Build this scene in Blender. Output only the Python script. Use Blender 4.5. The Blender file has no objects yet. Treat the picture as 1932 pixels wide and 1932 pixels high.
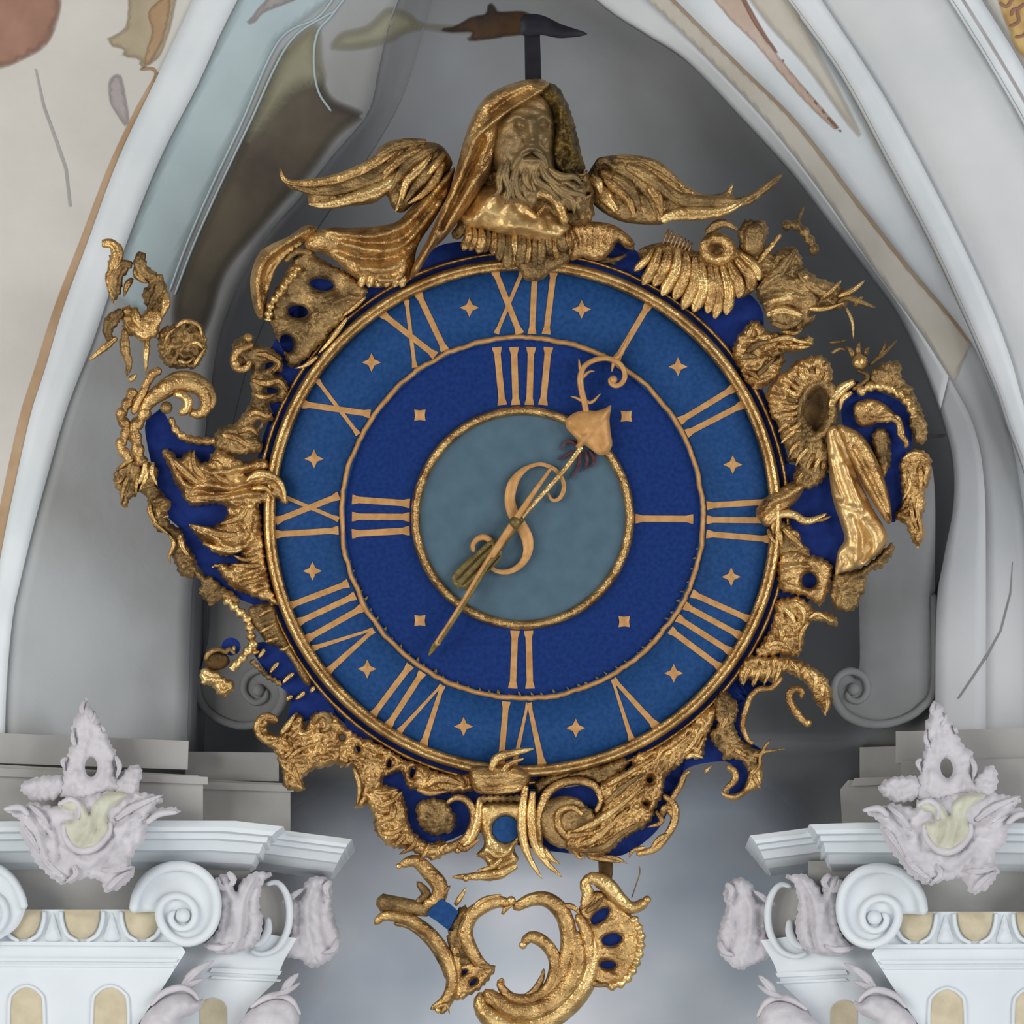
import bpy, math, random
import numpy as np
from mathutils import Vector, Matrix, noise as mnoise
from mathutils.geometry import delaunay_2d_cdt
from mathutils.bvhtree import BVHTree

random.seed(7)
scene = bpy.context.scene
COL = scene.collection

# ------------------------------------------------------------------ camera
IMG = 1932.0
PXM = 0.002                      # metres per picture pixel at the dial's distance
DIST = 16.0
PITCH = math.radians(12.0)
TGT = np.array([0.0, 0.0, 6.0])  # a point just below the dial's middle
F = np.array([0.0, math.cos(PITCH), math.sin(PITCH)])
U = np.array([0.0, -math.sin(PITCH), math.cos(PITCH)])
EYE = TGT - DIST * F
cam_d = bpy.data.cameras.new('camera')
cam = bpy.data.objects.new('camera', cam_d)
COL.objects.link(cam)
cam.location = EYE
cam.rotation_euler = (math.pi / 2 + PITCH, 0, 0)
cam_d.sensor_width = 36
cam_d.lens = 36 * DIST / (IMG * PXM)
scene.camera = cam

# ------------------------------------------------------------------ light
scene.view_settings.view_transform = 'Standard'
scene.view_settings.look = 'None'
scene.view_settings.gamma = 1
scene.view_settings.use_curve_mapping = False
scene.view_settings.exposure = 0.0
world = bpy.data.worlds.new('church_interior')
scene.world = world
world.use_nodes = True
bg = world.node_tree.nodes['Background']
bg.inputs[0].default_value = (0.95, 0.97, 1.0, 1)
bg.inputs[1].default_value = 0.27


def area(name, loc, aim, size, power, col):
    d = bpy.data.lights.new(name, 'AREA')
    d.shape = 'RECTANGLE'
    d.size, d.size_y = size
    d.energy = power
    d.color = col
    o = bpy.data.objects.new(name, d)
    COL.objects.link(o)
    o.location = loc
    o.rotation_euler = (Vector(aim) - Vector(loc)).to_track_quat('-Z', 'Y').to_euler()
    return o


for k, (y, z) in enumerate(((-6.0, 5.5), (-11.0, 5.0))):  # unseen area lights at both sides, added to give the gilding more contrast
    area('side_light_left', (-8.0, y, z), (0, 0, 5.8), (2.6, 5.5), (270, 370)[k], (1.0, 0.98, 0.94))
    area('side_light_right', (8.5, y, z), (0, 0, 5.8), (2.6, 5.5), (270, 350)[k], (0.97, 0.98, 1.0))
area('floor_bounce_light', (0.0, -5.5, -0.5), (0, 0.4, 5.0), (9.0, 6.0), 215, (0.96, 0.98, 1.0))  # unseen area light, added to stand in for bounce from below


# ------------------------------------------------------------------ materials
def lin(c):
    return tuple(((v / 255) / 12.92 if v / 255 < 0.04045 else ((v / 255 + 0.055) / 1.055) ** 2.4) for v in c) + (1,)


def material(name, c1, c2=None, scale=6.0, metallic=0.0, rough=0.6, bump=0.0, bscale=60.0, detail=4.0, lo=0.35, hi=0.65, spec=0.3):
    m = bpy.data.materials.new(name)
    m.use_nodes = True
    nt = m.node_tree
    p = nt.nodes['Principled BSDF']
    p.inputs['Metallic'].default_value = metallic
    p.inputs['Roughness'].default_value = rough
    if 'Specular IOR Level' in p.inputs:
        p.inputs['Specular IOR Level'].default_value = spec
    tc = nt.nodes.new('ShaderNodeTexCoord')
    n = nt.nodes.new('ShaderNodeTexNoise')
    n.inputs['Scale'].default_value = scale
    n.inputs['Detail'].default_value = detail
    r = nt.nodes.new('ShaderNodeValToRGB')
    r.color_ramp.elements[0].position = lo
    r.color_ramp.elements[1].position = hi
    r.color_ramp.elements[0].color = lin(c1)
    r.color_ramp.elements[1].color = lin(c2 or c1)
    nt.links.new(tc.outputs['Object'], n.inputs['Vector'])
    nt.links.new(n.outputs['Fac'], r.inputs['Fac'])
    nt.links.new(r.outputs['Color'], p.inputs['Base Color'])
    if bump:
        n2 = nt.nodes.new('ShaderNodeTexNoise')
        n2.inputs['Scale'].default_value = bscale
        n2.inputs['Detail'].default_value = 3
        b = nt.nodes.new('ShaderNodeBump')
        b.inputs['Strength'].default_value = bump
        b.inputs['Distance'].default_value = 0.01
        nt.links.new(tc.outputs['Object'], n2.inputs['Vector'])
        nt.links.new(n2.outputs['Fac'], b.inputs['Height'])
        nt.links.new(b.outputs['Normal'], p.inputs['Normal'])
    return m


M = {
    'gold': material('gilding', (150, 114, 70), (212, 174, 114), 14, 0.88, 0.38, 0.8, 60),
    'gold_dull': material('worn_gilding', (100, 79, 50), (170, 138, 90), 12, 0.75, 0.45, 0.9, 55),
    'gold_pale': material('bright_gilding', (184, 146, 90), (236, 202, 138), 12, 0.88, 0.33, 0.6, 60),
    'burnished': material('burnished_gilding', (190, 154, 100), (222, 188, 130), 7, 0.8, 0.42, 0.35, 40),
    'gold_paint': material('gold_paint', (178, 130, 76), (198, 150, 94), 30, 0.25, 0.5, 0.1, 80),
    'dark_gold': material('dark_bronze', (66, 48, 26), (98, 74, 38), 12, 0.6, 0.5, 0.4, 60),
    'hair': material('dark_gilding', (52, 44, 22), (120, 96, 48), 14, 0.6, 0.5, 0.5, 50),
    'skin': material('greyed_gilding', (128, 108, 78), (166, 138, 92), 12, 0.55, 0.5, 0.5, 60),
    'blue_out': material('dial_blue', (22, 60, 108), (33, 71, 121), 60, 0, 0.6, 0.1, 120, spec=.12),
    'blue_in': material('inner_dial_blue', (12, 40, 96), (20, 50, 110), 60, 0, 0.6, 0.1, 120, spec=.12),
    'blue_back': material('ground_blue', (12, 34, 96), (22, 46, 112), 20, 0, 0.6, 0.1, 60, spec=.12),
    'teal': material('centre_blue_grey', (68, 92, 106), (76, 100, 114), 12, 0, 0.6, 0.1, 80),
    'hand_dark': material('tarnished_hand', (96, 84, 48), (128, 112, 66), 30, 0.5, 0.45),
    'red_brown': material('dark_red', (84, 40, 44), (100, 70, 74), 30, 0, 0.8),
    'iron': material('black_iron', (26, 26, 34), (36, 34, 42), 20, 0.3, 0.5),
    'brown_iron': material('brown_painted_scroll', (92, 66, 40), (62, 48, 40), 10, 0, 0.7),
    'cream': material('cream_fresco', (210, 206, 198), (200, 196, 188), 2.5, 0, 0.9, 0.15, 30),
    'white': material('white_plaster', (226, 230, 232), (214, 220, 222), 3, 0, 0.85, 0.1, 30),
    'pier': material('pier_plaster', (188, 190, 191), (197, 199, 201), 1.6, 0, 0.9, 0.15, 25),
    'face': material('grey_white_plaster', (214, 215, 215), (206, 208, 208), 3, 0, 0.85, 0.1, 30),
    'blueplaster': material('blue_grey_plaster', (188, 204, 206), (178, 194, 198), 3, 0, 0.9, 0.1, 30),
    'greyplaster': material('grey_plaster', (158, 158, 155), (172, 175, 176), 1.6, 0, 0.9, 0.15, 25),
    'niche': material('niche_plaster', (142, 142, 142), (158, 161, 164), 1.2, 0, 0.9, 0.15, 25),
    'cloud': material('cloud_fresco', (178, 192, 206), (222, 226, 232), 1.1, 0, 0.9, 0.1, 25),
    'panel': material('umber_panel', (112, 104, 88), (90, 82, 74), 4, 0, 0.9, 0.1, 30),
    'tan': material('tan_paint', (206, 200, 188), (198, 190, 176), 5, 0, 0.9),
    'line': material('brown_line_paint', (188, 160, 130), (170, 140, 108), 6, 0, 0.9),
    'umber': material('umber_fresco', (164, 126, 108), (146, 110, 94), 5, 0, 0.9),
    'ochre': material('ochre_fresco', (178, 164, 138), (160, 146, 122), 5, 0, 0.9),
    'greenish': material('olive_fresco', (150, 146, 118), (160, 158, 138), 4, 0, 0.9),
    'mauve': material('mauve_fresco', (158, 148, 146), (176, 170, 168), 4, 0, 0.9),
    'ochre2': material('gold_ochre_fresco', (206, 176, 116), (176, 138, 84), 14, 0, 0.8),
    'redline': material('red_brown_paint', (204, 186, 172), (190, 164, 146), 6, 0, 0.9),
    'thin': material('thin_brown_paint', (168, 150, 128), (158, 136, 110), 6, 0, 0.9),
    'stone': material('capital_white', (222, 227, 230), (212, 219, 223), 3, 0, 0.75, 0.08, 30),
    'leafstone': material('stucco_pinkish', (208, 204, 208), (192, 188, 192), 8, 0, 0.8, 0.3, 45),
    'shellstone': material('stucco_cream', (206, 206, 190), (188, 186, 166), 9, 0, 0.8, 0.2, 45),
    'egg': material('egg_tan', (206, 194, 166), (190, 178, 150), 14, 0, 0.7, 0.1, 50),
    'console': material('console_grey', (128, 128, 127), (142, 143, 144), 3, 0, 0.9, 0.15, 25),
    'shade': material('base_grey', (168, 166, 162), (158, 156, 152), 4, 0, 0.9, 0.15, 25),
}

SOFT = {}


def soft(key):
    """the same pigment, thinning out towards the edge of the painted patch"""
    if key not in SOFT:
        m = M[key].copy()
        nt = m.node_tree
        a = nt.nodes.new('ShaderNodeAttribute')
        a.attribute_name = 'fade'
        nt.links.new(a.outputs['Fac'], nt.nodes['Principled BSDF'].inputs['Alpha'])
        SOFT[key] = m
    return SOFT[key]


# ------------------------------------------------------------------ frames (design sheets)
CX, CY = 986.0, 977.0            # dial centre on the design sheet


def clock_frame(px, py, w):
    """sheet pixels + relief height (in pixels) -> coordinates on the clock's own board"""
    k = 1 - w * PXM / DIST
    x = (px - 966) * PXM * k - (CX - 966) * PXM
    y = (966 - py) * PXM * k - (966 - CY) * PXM
    return np.stack([x, y, w * PXM + 0 * x], -1)


def at(px, py, y):
    """the point of the upright plane Y = y seen at a sheet pixel"""
    px, py, y = np.broadcast_arrays(np.asarray(px, float), np.asarray(py, float), np.asarray(y, float))
    d = F + ((px - 966) * PXM / DIST)[..., None] * np.array([1.0, 0, 0]) + ((966 - py) * PXM / DIST)[..., None] * U
    t = (y - EYE[1]) / d[..., 1]
    return EYE + t[..., None] * d


def wall_frame(y0, root=(0, 0, 0)):
    root = np.array(root)
    return lambda px, py, w: at(px, py, y0 - w * PXM) - root


CROP = {'P': (0, 0, 1), 'A': (480, 0, .3209), 'B': (1000, 100, .2588), 'C': (1380, 380, .2277), 'D': (1380, 780, .2277),
        'E': (140, 430, .2174), 'F': (180, 800, .2174), 'G': (340, 1150, .2174), 'H': (640, 1380, .3416),
        'I': (1200, 1150, .2174), 'J': (0, 1300, .3416), 'K': (1380, 1300, .3272)}


def pts(s):
    """'A 10,20 30,40' -> array of sheet pixels"""
    t = s.split()
    ox, oy, k = CROP[t[0]]
    return np.array([[ox + float(a.split(',')[0]) * k, oy + float(a.split(',')[1]) * k] for a in t[1:]])


def catmull(p, closed, gap=4.0):
    p = np.asarray(p, float)
    n = len(p)
    out = []
    for i in range(n if closed else n - 1):
        if closed:
            a, b, c, d = p[i - 1], p[i], p[(i + 1) % n], p[(i + 2) % n]
        else:
            b, c = p[i], p[i + 1]
            a = p[i - 1] if i else 2 * b - c
            d = p[i + 2] if i + 2 < n else 2 * c - b
        m = max(1, int(np.linalg.norm(c[:2] - b[:2]) / gap))
        for k in range(m):
            t = k / m
            out.append(0.5 * (2 * b + (c - a) * t + (2 * a - 5 * b + 4 * c - d) * t * t + (3 * b - a - 3 * c + d) * t ** 3))
    if not closed:
        out.append(p[-1])
    return np.array(out)


def seg_dist(q, p, closed):
    """distance from points q to polyline p, and arc length at the foot"""
    a = p if closed else p[:-1]
    b = np.roll(p, -1, 0) if closed else p[1:]
    ab = b - a
    L = np.maximum((ab ** 2).sum(1), 1e-9)
    best = np.full(len(q), 1e9)
    arc = np.zeros(len(q))
    s0 = np.concatenate([[0], np.cumsum(np.sqrt(L))])[:-1]
    for i in range(0, len(q), 4000):
        v = q[i:i + 4000, None, :] - a[None]
        t = np.clip((v * ab).sum(-1) / L, 0, 1)
        d = np.sqrt(((v - t[..., None] * ab) ** 2).sum(-1))
        j = d.argmin(1)
        r = np.arange(len(j))
        best[i:i + 4000] = d[r, j]
        arc[i:i + 4000] = s0[j] + t[r, j] * np.sqrt(L[j])
    return best, arc


def inside(q, p):
    x, y = q[:, 0], q[:, 1]
    c = np.zeros(len(q), bool)
    a, b = p, np.roll(p, -1, 0)
    for (x0, y0), (x1, y1) in zip(a, b):
        if y0 == y1:
            continue
        k = ((y0 > y) != (y1 > y)) & (x < (x1 - x0) * (y - y0) / (y1 - y0) + x0)
        c ^= k
    return c


def link(name, verts, faces, mat, parent=None, smooth=True):
    me = bpy.data.meshes.new(name)
    me.from_pydata([tuple(v) for v in verts], [], faces)
    me.materials.append(mat)
    me.update()
    if smooth:
        me.polygons.foreach_set('use_smooth', [True] * len(me.polygons))
    o = bpy.data.objects.new(name, me)
    COL.objects.link(o)
    if parent is not None:
        o.parent = parent
    return o


def nz(q, lam, seed=0.0):
    return np.array([mnoise.noise(Vector((x / lam, y / lam, seed))) for x, y in q])


def triangulate(out, holes, step):
    loops = [out] + list(holes)
    V, E = [], []
    for lp in loops:
        s = len(V)
        V += [tuple(v) for v in lp]
        E += [(s + i, s + (i + 1) % len(lp)) for i in range(len(lp))]
    lo, hi = out.min(0), out.max(0)
    gx, gy = np.meshgrid(np.arange(lo[0] + step / 2, hi[0], step), np.arange(lo[1] + step / 2, hi[1], step * .87))
    gx = gx + (np.arange(gx.shape[0]) % 2 * step / 2)[:, None]
    g = np.stack([gx.ravel(), gy.ravel()], 1)
    if len(g):
        k = inside(g, out)
        for h in holes:
            k &= ~inside(g, h)
        g = g[k]
    if len(g):
        d = np.min([seg_dist(g, lp, True)[0] for lp in loops], 0)
        g = g[d > step * .55]
    V += [tuple(v) for v in g]
    # flip y so that triangles come out counter-clockwise for the viewer
    r = delaunay_2d_cdt([Vector((x, -y)) for x, y in V], E, [], 0, 1e-4)
    q = np.array([(v[0], -v[1]) for v in r[0]])
    tri = np.array([f for f in r[2] if len(f) == 3])
    c = q[tri].mean(1)
    k = inside(c, out)
    for h in holes:
        k &= ~inside(c, h)
    return q, tri[k], loops


def ellipse(cx, cy, rx, ry, rot=0, n=20):
    a = np.linspace(0, 2 * math.pi, n, endpoint=False)
    x, y = rx * np.cos(a), ry * np.sin(a)
    c, s = math.cos(math.radians(rot)), math.sin(math.radians(rot))
    return np.stack([cx + x * c - y * s, cy + x * s + y * c], 1)


def relief(name, out, parent, fr, mat, z0=0, h=14, edge=14, holes=(), strokes=(), ridge=(), noise=0, nlam=14,
           step=4.5, thick=18, smooth_outline=True, bumps=(), rim=None, jag=0.0, fadew=0):
    """a carved piece: outline filled, swelling from its rim, with strokes, ridges and lumps cut into it, closed behind"""
    out = catmull(out, True, max(3.5, step * .8)) if smooth_outline else np.asarray(out, float)
    if jag:
        L = np.concatenate([[0], np.cumsum(np.linalg.norm(np.diff(out, axis=0), axis=1))])
        tg = np.roll(out, -1, 0) - np.roll(out, 1, 0)
        tg /= np.maximum(np.linalg.norm(tg, axis=1), 1e-6)[:, None]
        ar = .5 * np.sum(out[:, 0] * np.roll(out[:, 1], -1) - np.roll(out[:, 0], -1) * out[:, 1])
        nn = np.stack([tg[:, 1], -tg[:, 0]], 1) * (1 if ar > 0 else -1)
        out = out + nn * (jag * (((L / 15 + nz(out, 35, 7) * .9) % 1) * 1.5 - .6 + 1.2 * nz(out, 26, 5)))[:, None]
    q, tri, loops = triangulate(out, holes, step)
    d = np.min([seg_dist(q, lp, True)[0] for lp in loops], 0)
    t = np.clip(d / edge, 0, 1)
    z = z0 + h * np.sqrt(np.maximum(0, 1 - (1 - t) ** 2))
    fade = np.clip(d / 7, 0, 1)
    for p, w, a in strokes:
        p = pts(p) if isinstance(p, str) else p
        ds, _ = seg_dist(q, catmull(p, False, 5), False)
        z = z + fade * a * np.exp(-(ds / w) ** 2)
    for x, y, w, a in bumps:
        z = z + fade * a * np.exp(-((q[:, 0] - x) ** 2 + (q[:, 1] - y) ** 2) / w ** 2)
    if rim:
        db, arc = seg_dist(q, out, True)
        z = z + fade * rim[1] * (np.abs(np.cos(math.pi * arc / rim[0] + db * .11 + 1.6 * nz(q, 28, 2))) - .55) * np.clip(1.25 - db / 22, 0, 1) * (.7 + 1.1 * nz(q, 40, 8))
    seed = q[:, 0].mean() * .013
    for rg in ridge:
        kind, a = rg[0], rg[-1]
        wob = nz(q, 26, seed) * 1.0
        if kind == 'rad':
            ph = np.arctan2(q[:, 1] - rg[2], q[:, 0] - rg[1]) * rg[3] / 2
            ph = ph + wob * .5
        elif kind == 'ang':
            th = math.radians(rg[1])
            ph = math.pi * ((-q[:, 0] * math.sin(th) + q[:, 1] * math.cos(th)) / rg[2] + wob * .8)
        else:
            p = pts(rg[1]) if isinstance(rg[1], str) else rg[1]
            ds, arc = seg_dist(q, catmull(p, False, 5), False)
            ph = math.pi * ((arc if kind == 'len' else ds) / rg[2] + wob * .35)
        z = z + fade * a * (np.abs(np.cos(ph)) - .6)
    if noise:
        z = z + fade * noise * (nz(q, nlam, seed + 3) + .6 * nz(q, nlam * .45, seed + 9))
    n = len(q)
    ed = {}
    for f in tri:
        for i in range(3):
            ed[(f[i], f[(i + 1) % 3])] = 1
    bd = [e for e in ed if (e[1], e[0]) not in ed]
    faces = [tuple(map(int, f)) for f in tri]
    front = fr(q[:, 0], q[:, 1], z)
    back = fr(q[:, 0], q[:, 1], np.full(n, float(z0 - thick)))
    rim_i = sorted({v for e in bd for v in e})
    ix = {v: i for i, v in enumerate(rim_i)}
    m = len(rim_i)
    verts = list(front) + [front[v] for v in rim_i] + [back[v] for v in rim_i] + list(back)
    for a, b in bd:
        a, b = ix[a], ix[b]
        faces.append((n + a, n + m + a, n + m + b, n + b))
    faces += [tuple(int(v) + n + 2 * m for v in f[::-1]) for f in tri]
    o = link(name, verts, faces, mat, parent)
    if fadew:
        fv = np.clip(d / fadew, 0, 1)
        at_ = o.data.attributes.new('fade', 'FLOAT', 'POINT')
        at_.data.foreach_set('value', np.concatenate([fv, fv[rim_i], fv[rim_i], fv]))
    return o


def loft(name, secs, fr, mat, parent):
    """closed cross-sections (k x m x 3, sheet pixels and height) joined into a capped body"""
    k, m = len(secs), len(secs[0])
    V = np.concatenate(secs)
    verts = fr(V[:, 0], V[:, 1], V[:, 2])
    faces = []
    for i in range(k - 1):
        for j in range(m):
            a, b = i * m + j, i * m + (j + 1) % m
            faces.append((a, b, b + m, a + m))
    faces.append(tuple(range(m - 1, -1, -1)))
    faces.append(tuple((k - 1) * m + j for j in range(m)))
    return link(name, verts, faces, mat, parent)


def spine(p, n):
    c = catmull(p, False, 3)
    s = np.concatenate([[0], np.cumsum(np.linalg.norm(np.diff(c[:, :2], axis=0), axis=1))])
    u = np.linspace(0, s[-1], n)
    q = np.stack([np.interp(u, s, c[:, i]) for i in range(c.shape[1])], 1)
    t = np.gradient(q[:, :2], axis=0)
    t /= np.maximum(np.linalg.norm(t, axis=1), 1e-6)[:, None]
    return q, np.stack([-t[:, 1], t[:, 0]], 1), s[-1]


def leaf(name, p, W, parent, fr, mat, z0=10, h=8, lift=10, ser=0.0, ns=5, barb=2.0, thick=5, blunt=False, root=.45):
    """a carved leaf or feather along a spine from root to tip, W sheet pixels wide"""
    p = pts(p) if isinstance(p, str) else np.asarray(p, float)
    L0 = np.linalg.norm(np.diff(p, axis=0), axis=1).sum()
    n = int(min(40, max(10, L0 / 4)))
    q, nm, L = spine(p, n)
    S = np.array([-1, -.8, -.5, -.2, 0, .2, .5, .8, 1.0])
    secs = []
    for i in range(n):
        t = i / (n - 1)
        tip = (1 - t) ** .5 if not blunt else min(1, ((1 - t) / .18 + .02)) ** .5
        hw = W / 2 * max(.06, min(1, root + (1 - root) * min(1, t / .35)) * tip)
        if ser:
            hw *= 1 + ser * (((1 - t) * ns) % 1 - .5)
        lz = z0 + lift * (math.sin(math.pi * min(1, t * 1.1)) * .7 + .3 * t)
        pr = math.sin(math.pi * min(1, .15 + .85 * t)) * .6 + .4
        z = lz + h * pr * (1 - S ** 2) ** .6 - h * .35 * np.exp(-(S / .16) ** 2) + barb * (np.abs(np.cos(math.pi * (t * L / 9 - np.abs(S) * 1.1))) - .5) * (np.abs(S) < .95)
        top = np.stack([q[i, 0] + nm[i, 0] * S * hw, q[i, 1] + nm[i, 1] * S * hw, z], 1)
        bot = np.array([[q[i, 0] + nm[i, 0] * s * hw, q[i, 1] + nm[i, 1] * s * hw, lz - thick] for s in (.85, -.85)])
        secs.append(np.concatenate([top, bot]))
    return loft(name, secs, fr, mat, parent)


def tube(name, p, r, parent, fr, mat, z=14, bead=0.0, flat=1.0, dz=0.0):
    """a carved rod, scroll or bead string; r = one radius or radii along it"""
    p = pts(p) if isinstance(p, str) else np.asarray(p, float)
    L0 = np.linalg.norm(np.diff(p, axis=0), axis=1).sum()
    r = np.atleast_1d(np.asarray(r, float))
    rm = r.max()
    n = int(min(90, max(8, L0 / (rm * .33 if bead else max(3, rm * .5)))))
    q, nm, L = spine(p, n)
    rr = np.interp(np.linspace(0, 1, n), np.linspace(0, 1, len(r)), r)
    A = np.linspace(0, 2 * math.pi, 10, endpoint=False)
    secs = []
    for i in range(n):
        t = i / (n - 1)
        k = rr[i] * (1 - bead + bead * 1.5 * abs(math.sin(math.pi * t * L / (rm * 2.1))) if bead else 1)
        if i in (0, n - 1):
            k *= .35
        secs.append(np.stack([q[i, 0] + nm[i, 0] * k * np.cos(A), q[i, 1] + nm[i, 1] * k * np.cos(A), z + dz * t + flat * k * np.sin(A)], 1))
    return loft(name, secs, fr, mat, parent)


def ball(name, cx, cy, r, parent, fr, mat, z=20, sy=1.0):
    A = np.linspace(0, 2 * math.pi, 12, endpoint=False)
    secs = []
    for i in range(9):
        a = math.pi * min(max(i / 8, .03), .97)
        rr, c = r * math.sin(a), r * math.cos(a)
        secs.append(np.stack([cx + rr * np.cos(A), np.full(12, cy - c * sy), z + rr * np.sin(A)], 1))
    return loft(name, secs, fr, mat, parent)


def ring(name, r0, r1, z0, z1, parent, mat, prof=None, cx=CX, cy=CY, n=128, wob=0.0, fr=clock_frame):
    """a turned ring about the dial's centre with a rounded or given section"""
    if prof is None:
        k = 9
        prof = [((r0 + r1) / 2 - (r1 - r0) / 2 * math.cos(math.pi * i / k), z0 + (z1 - z0) * math.sin(math.pi * i / k)) for i in range(k + 1)]
    m = len(prof)
    V, faces = [], []
    for j in range(n):
        a = 2 * math.pi * j / n
        for r, z in prof:
            rr = r + (wob * (mnoise.noise(Vector((math.cos(a) * 9, math.sin(a) * 9, r * .02))) + .5 * mnoise.noise(Vector((math.cos(a) * 30, math.sin(a) * 30, 1)))) if wob else 0)
            V.append((cx + rr * math.sin(a), cy - rr * math.cos(a), z))
    for j in range(n):
        b = (j + 1) % n
        for i in range(m):
            i2 = (i + 1) % m
            faces.append((j * m + i, j * m + i2, b * m + i2, b * m + i))
    V = np.array(V)
    o = link(name, fr(V[:, 0], V[:, 1], V[:, 2]), faces, mat, parent)
    fix_normals(o)
    return o


def fix_normals(o):
    import bmesh
    bm = bmesh.new()
    bm.from_mesh(o.data)
    bmesh.ops.recalc_face_normals(bm, faces=bm.faces)
    bm.to_mesh(o.data)
    bm.free()


def plate(name, out, parent, fr, mat, z0, z1, holes=(), smooth_outline=False, step=40):
    return relief(name, out, parent, fr, mat, z0=z1, h=0, edge=1, holes=holes, step=step, thick=z1 - z0, smooth_outline=smooth_outline)


def thing(name, label, cat, loc=(0, 0, 0), group=None):
    o = bpy.data.objects.new(name, None)
    COL.objects.link(o)
    o.location = loc
    o.empty_display_size = .1
    o['label'], o['category'] = label, cat
    if group:
        o['group'] = group
    return o


def structure(o):
    o['kind'] = 'structure'
    return o


# ================================================================== the setting
def res(p, n):
    q, _, _ = spine(np.asarray(p, float), n)
    return q


L1 = pts('P 425,-140 364,0 298,141 224,298 166,455 120,580 84,700 59,778 31,902 0,1057 -30,1250 -40,1420')
L2 = pts('P 520,-140 447,0 414,66 373,157 302,298 236,464 174,646 152,700 121,784 90,893 62,995 37,1098 23,1166 12,1290 8,1420')
EL = pts('P 850,-140 825,-40 795,70 755,190 690,300 610,410 540,520 490,620 462,700 440,790 415,900 400,1030 394,1110 388,1290 382,1420')
LP = pts('P 790,-140 765,-40 730,60 712,140 692,215 622,300 560,380 505,440 458,520 424,600 408,660 396,740 388,800 372,1030 362,1110 356,1290 352,1420')
R1 = pts('P 1010,-140 1090,-40 1153,17 1223,62 1298,112 1397,215 1492,319 1571,422 1645,518 1695,588 1740,680 1775,770 1798,860 1800,950 1782,1050 1768,1150 1765,1420')
RA = pts('P 1110,-140 1180,-40 1219,0 1318,95 1447,232 1550,364 1650,509 1732,621 1790,710 1836,800 1856,900 1860,1050 1860,1420')
RB = pts('P 1140,-140 1240,-40 1273,0 1397,124 1505,232 1629,393 1720,509 1815,621 1865,705 1900,800 1925,920 1940,1080 1945,1420')
RC = pts('P 1400,-140 1465,-40 1490,0 1587,137 1670,290 1753,447 1815,580 1877,725 1902,800 1932,881 1965,1020 1990,1420')
RD = pts('P 1460,-140 1525,-40 1550,0 1666,178 1765,360 1852,538 1902,662 1932,766 1975,900 2010,1080 2040,1420')
NS = 60
Y_FRONT, Y_IN, Y_NICHE = 0.30, 0.84, 0.50


def sheet(name, curves, mat, thick=0.05, n=NS, sub=3, bulge=0.0):
    """a surface running through several curves (points, depth), with thickness behind"""
    rows = []
    cs = [(res(p, n), y) for p, y in curves]
    for (a, ya), (b, yb) in zip(cs[:-1], cs[1:]):
        for i in range(sub):
            t = i / sub
            rows.append(at(*(a + (b - a) * t).T, ya + (yb - ya) * t))
    rows.append(at(*cs[-1][0].T, cs[-1][1]))
    k = len(rows)
    V = np.concatenate(rows)
    W = V + np.array([0, thick, 0])
    N = len(V)
    f = []
    for i in range(k - 1):
        for j in range(n - 1):
            a = i * n + j
            f.append((a, a + n, a + n + 1, a + 1))
            f.append((N + a, N + a + 1, N + a + n + 1, N + a + n))
    edge = [j for j in range(n)] + [i * n + n - 1 for i in range(1, k)] + [(k - 1) * n + j for j in range(n - 2, -1, -1)] + [i * n for i in range(k - 2, 0, -1)]
    for a, b in zip(edge, edge[1:] + edge[:1]):
        f.append((a, b, N + b, N + a))
    o = link(name, np.concatenate([V, W]), f, mat)
    fix_normals(o)
    SURF.append((np.concatenate([V]), [x for x in f if max(x) < N]))
    return structure(o)


SURF = []
WF = wall_frame(Y_FRONT)

# left painted wall, white arch band, splayed reveal
wl = np.concatenate([L1[:-1], np.array([[-40, 1420], [-260, 1420], [-260, -140]])])
o = structure(plate('wall_left', wl, None, WF, M['cream'], -60, 0, step=60))
SURF.append(([v.co[:] for v in o.data.vertices], [tuple(p.vertices) for p in o.data.polygons]))
sheet('trim_1', [(L1, Y_FRONT - .012), (L2, Y_FRONT - .012)], M['white'])
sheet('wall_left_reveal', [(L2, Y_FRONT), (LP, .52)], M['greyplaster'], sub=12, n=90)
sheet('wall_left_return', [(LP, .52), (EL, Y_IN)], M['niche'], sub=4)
# right: ribs and fasciae of the arch
sheet('trim_12', [(R1[R1[:, 1] <= 780], Y_NICHE), (RA[RA[:, 1] <= 715], .47)], M['face'], sub=4)  # paler than the return below: light from below-left is put into the plaster
sheet('wall_right_return', [(R1[R1[:, 1] >= 765], Y_NICHE), (RA[RA[:, 1] >= 705], .47)], M['pier'], sub=4)
sheet('wall_right_reveal', [(RA, .47), (RB, .44)], M['pier'], sub=4)
sheet('wall_right', [(RB, .44), (RC, .38)], M['white'], sub=4)
sheet('trim_2', [(RC, .34), (RD, .31)], M['white'])
RE = pts('P 1640,-140 1745,-60 1794,0 1932,230 2020,420 2080,640 2130,900 2150,1100 2180,1420')
RG = pts('P 1730,-140 1810,-60 1852,0 1932,130 2040,340 2120,600 2180,900 2200,1100 2240,1420')
RH = pts('P 2300,-140 2300,0 2300,230 2300,600 2300,900 2300,1100 2300,1420')
sheet('wall_right_face', [(RD, .33), (RE, .30)], M['face'])
sheet('trim_3', [(RE, .28), (RG, .27)], M['white'])
sheet('wall_right_vault', [(RG, .30), (RH, .30)], M['cream'])


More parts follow.
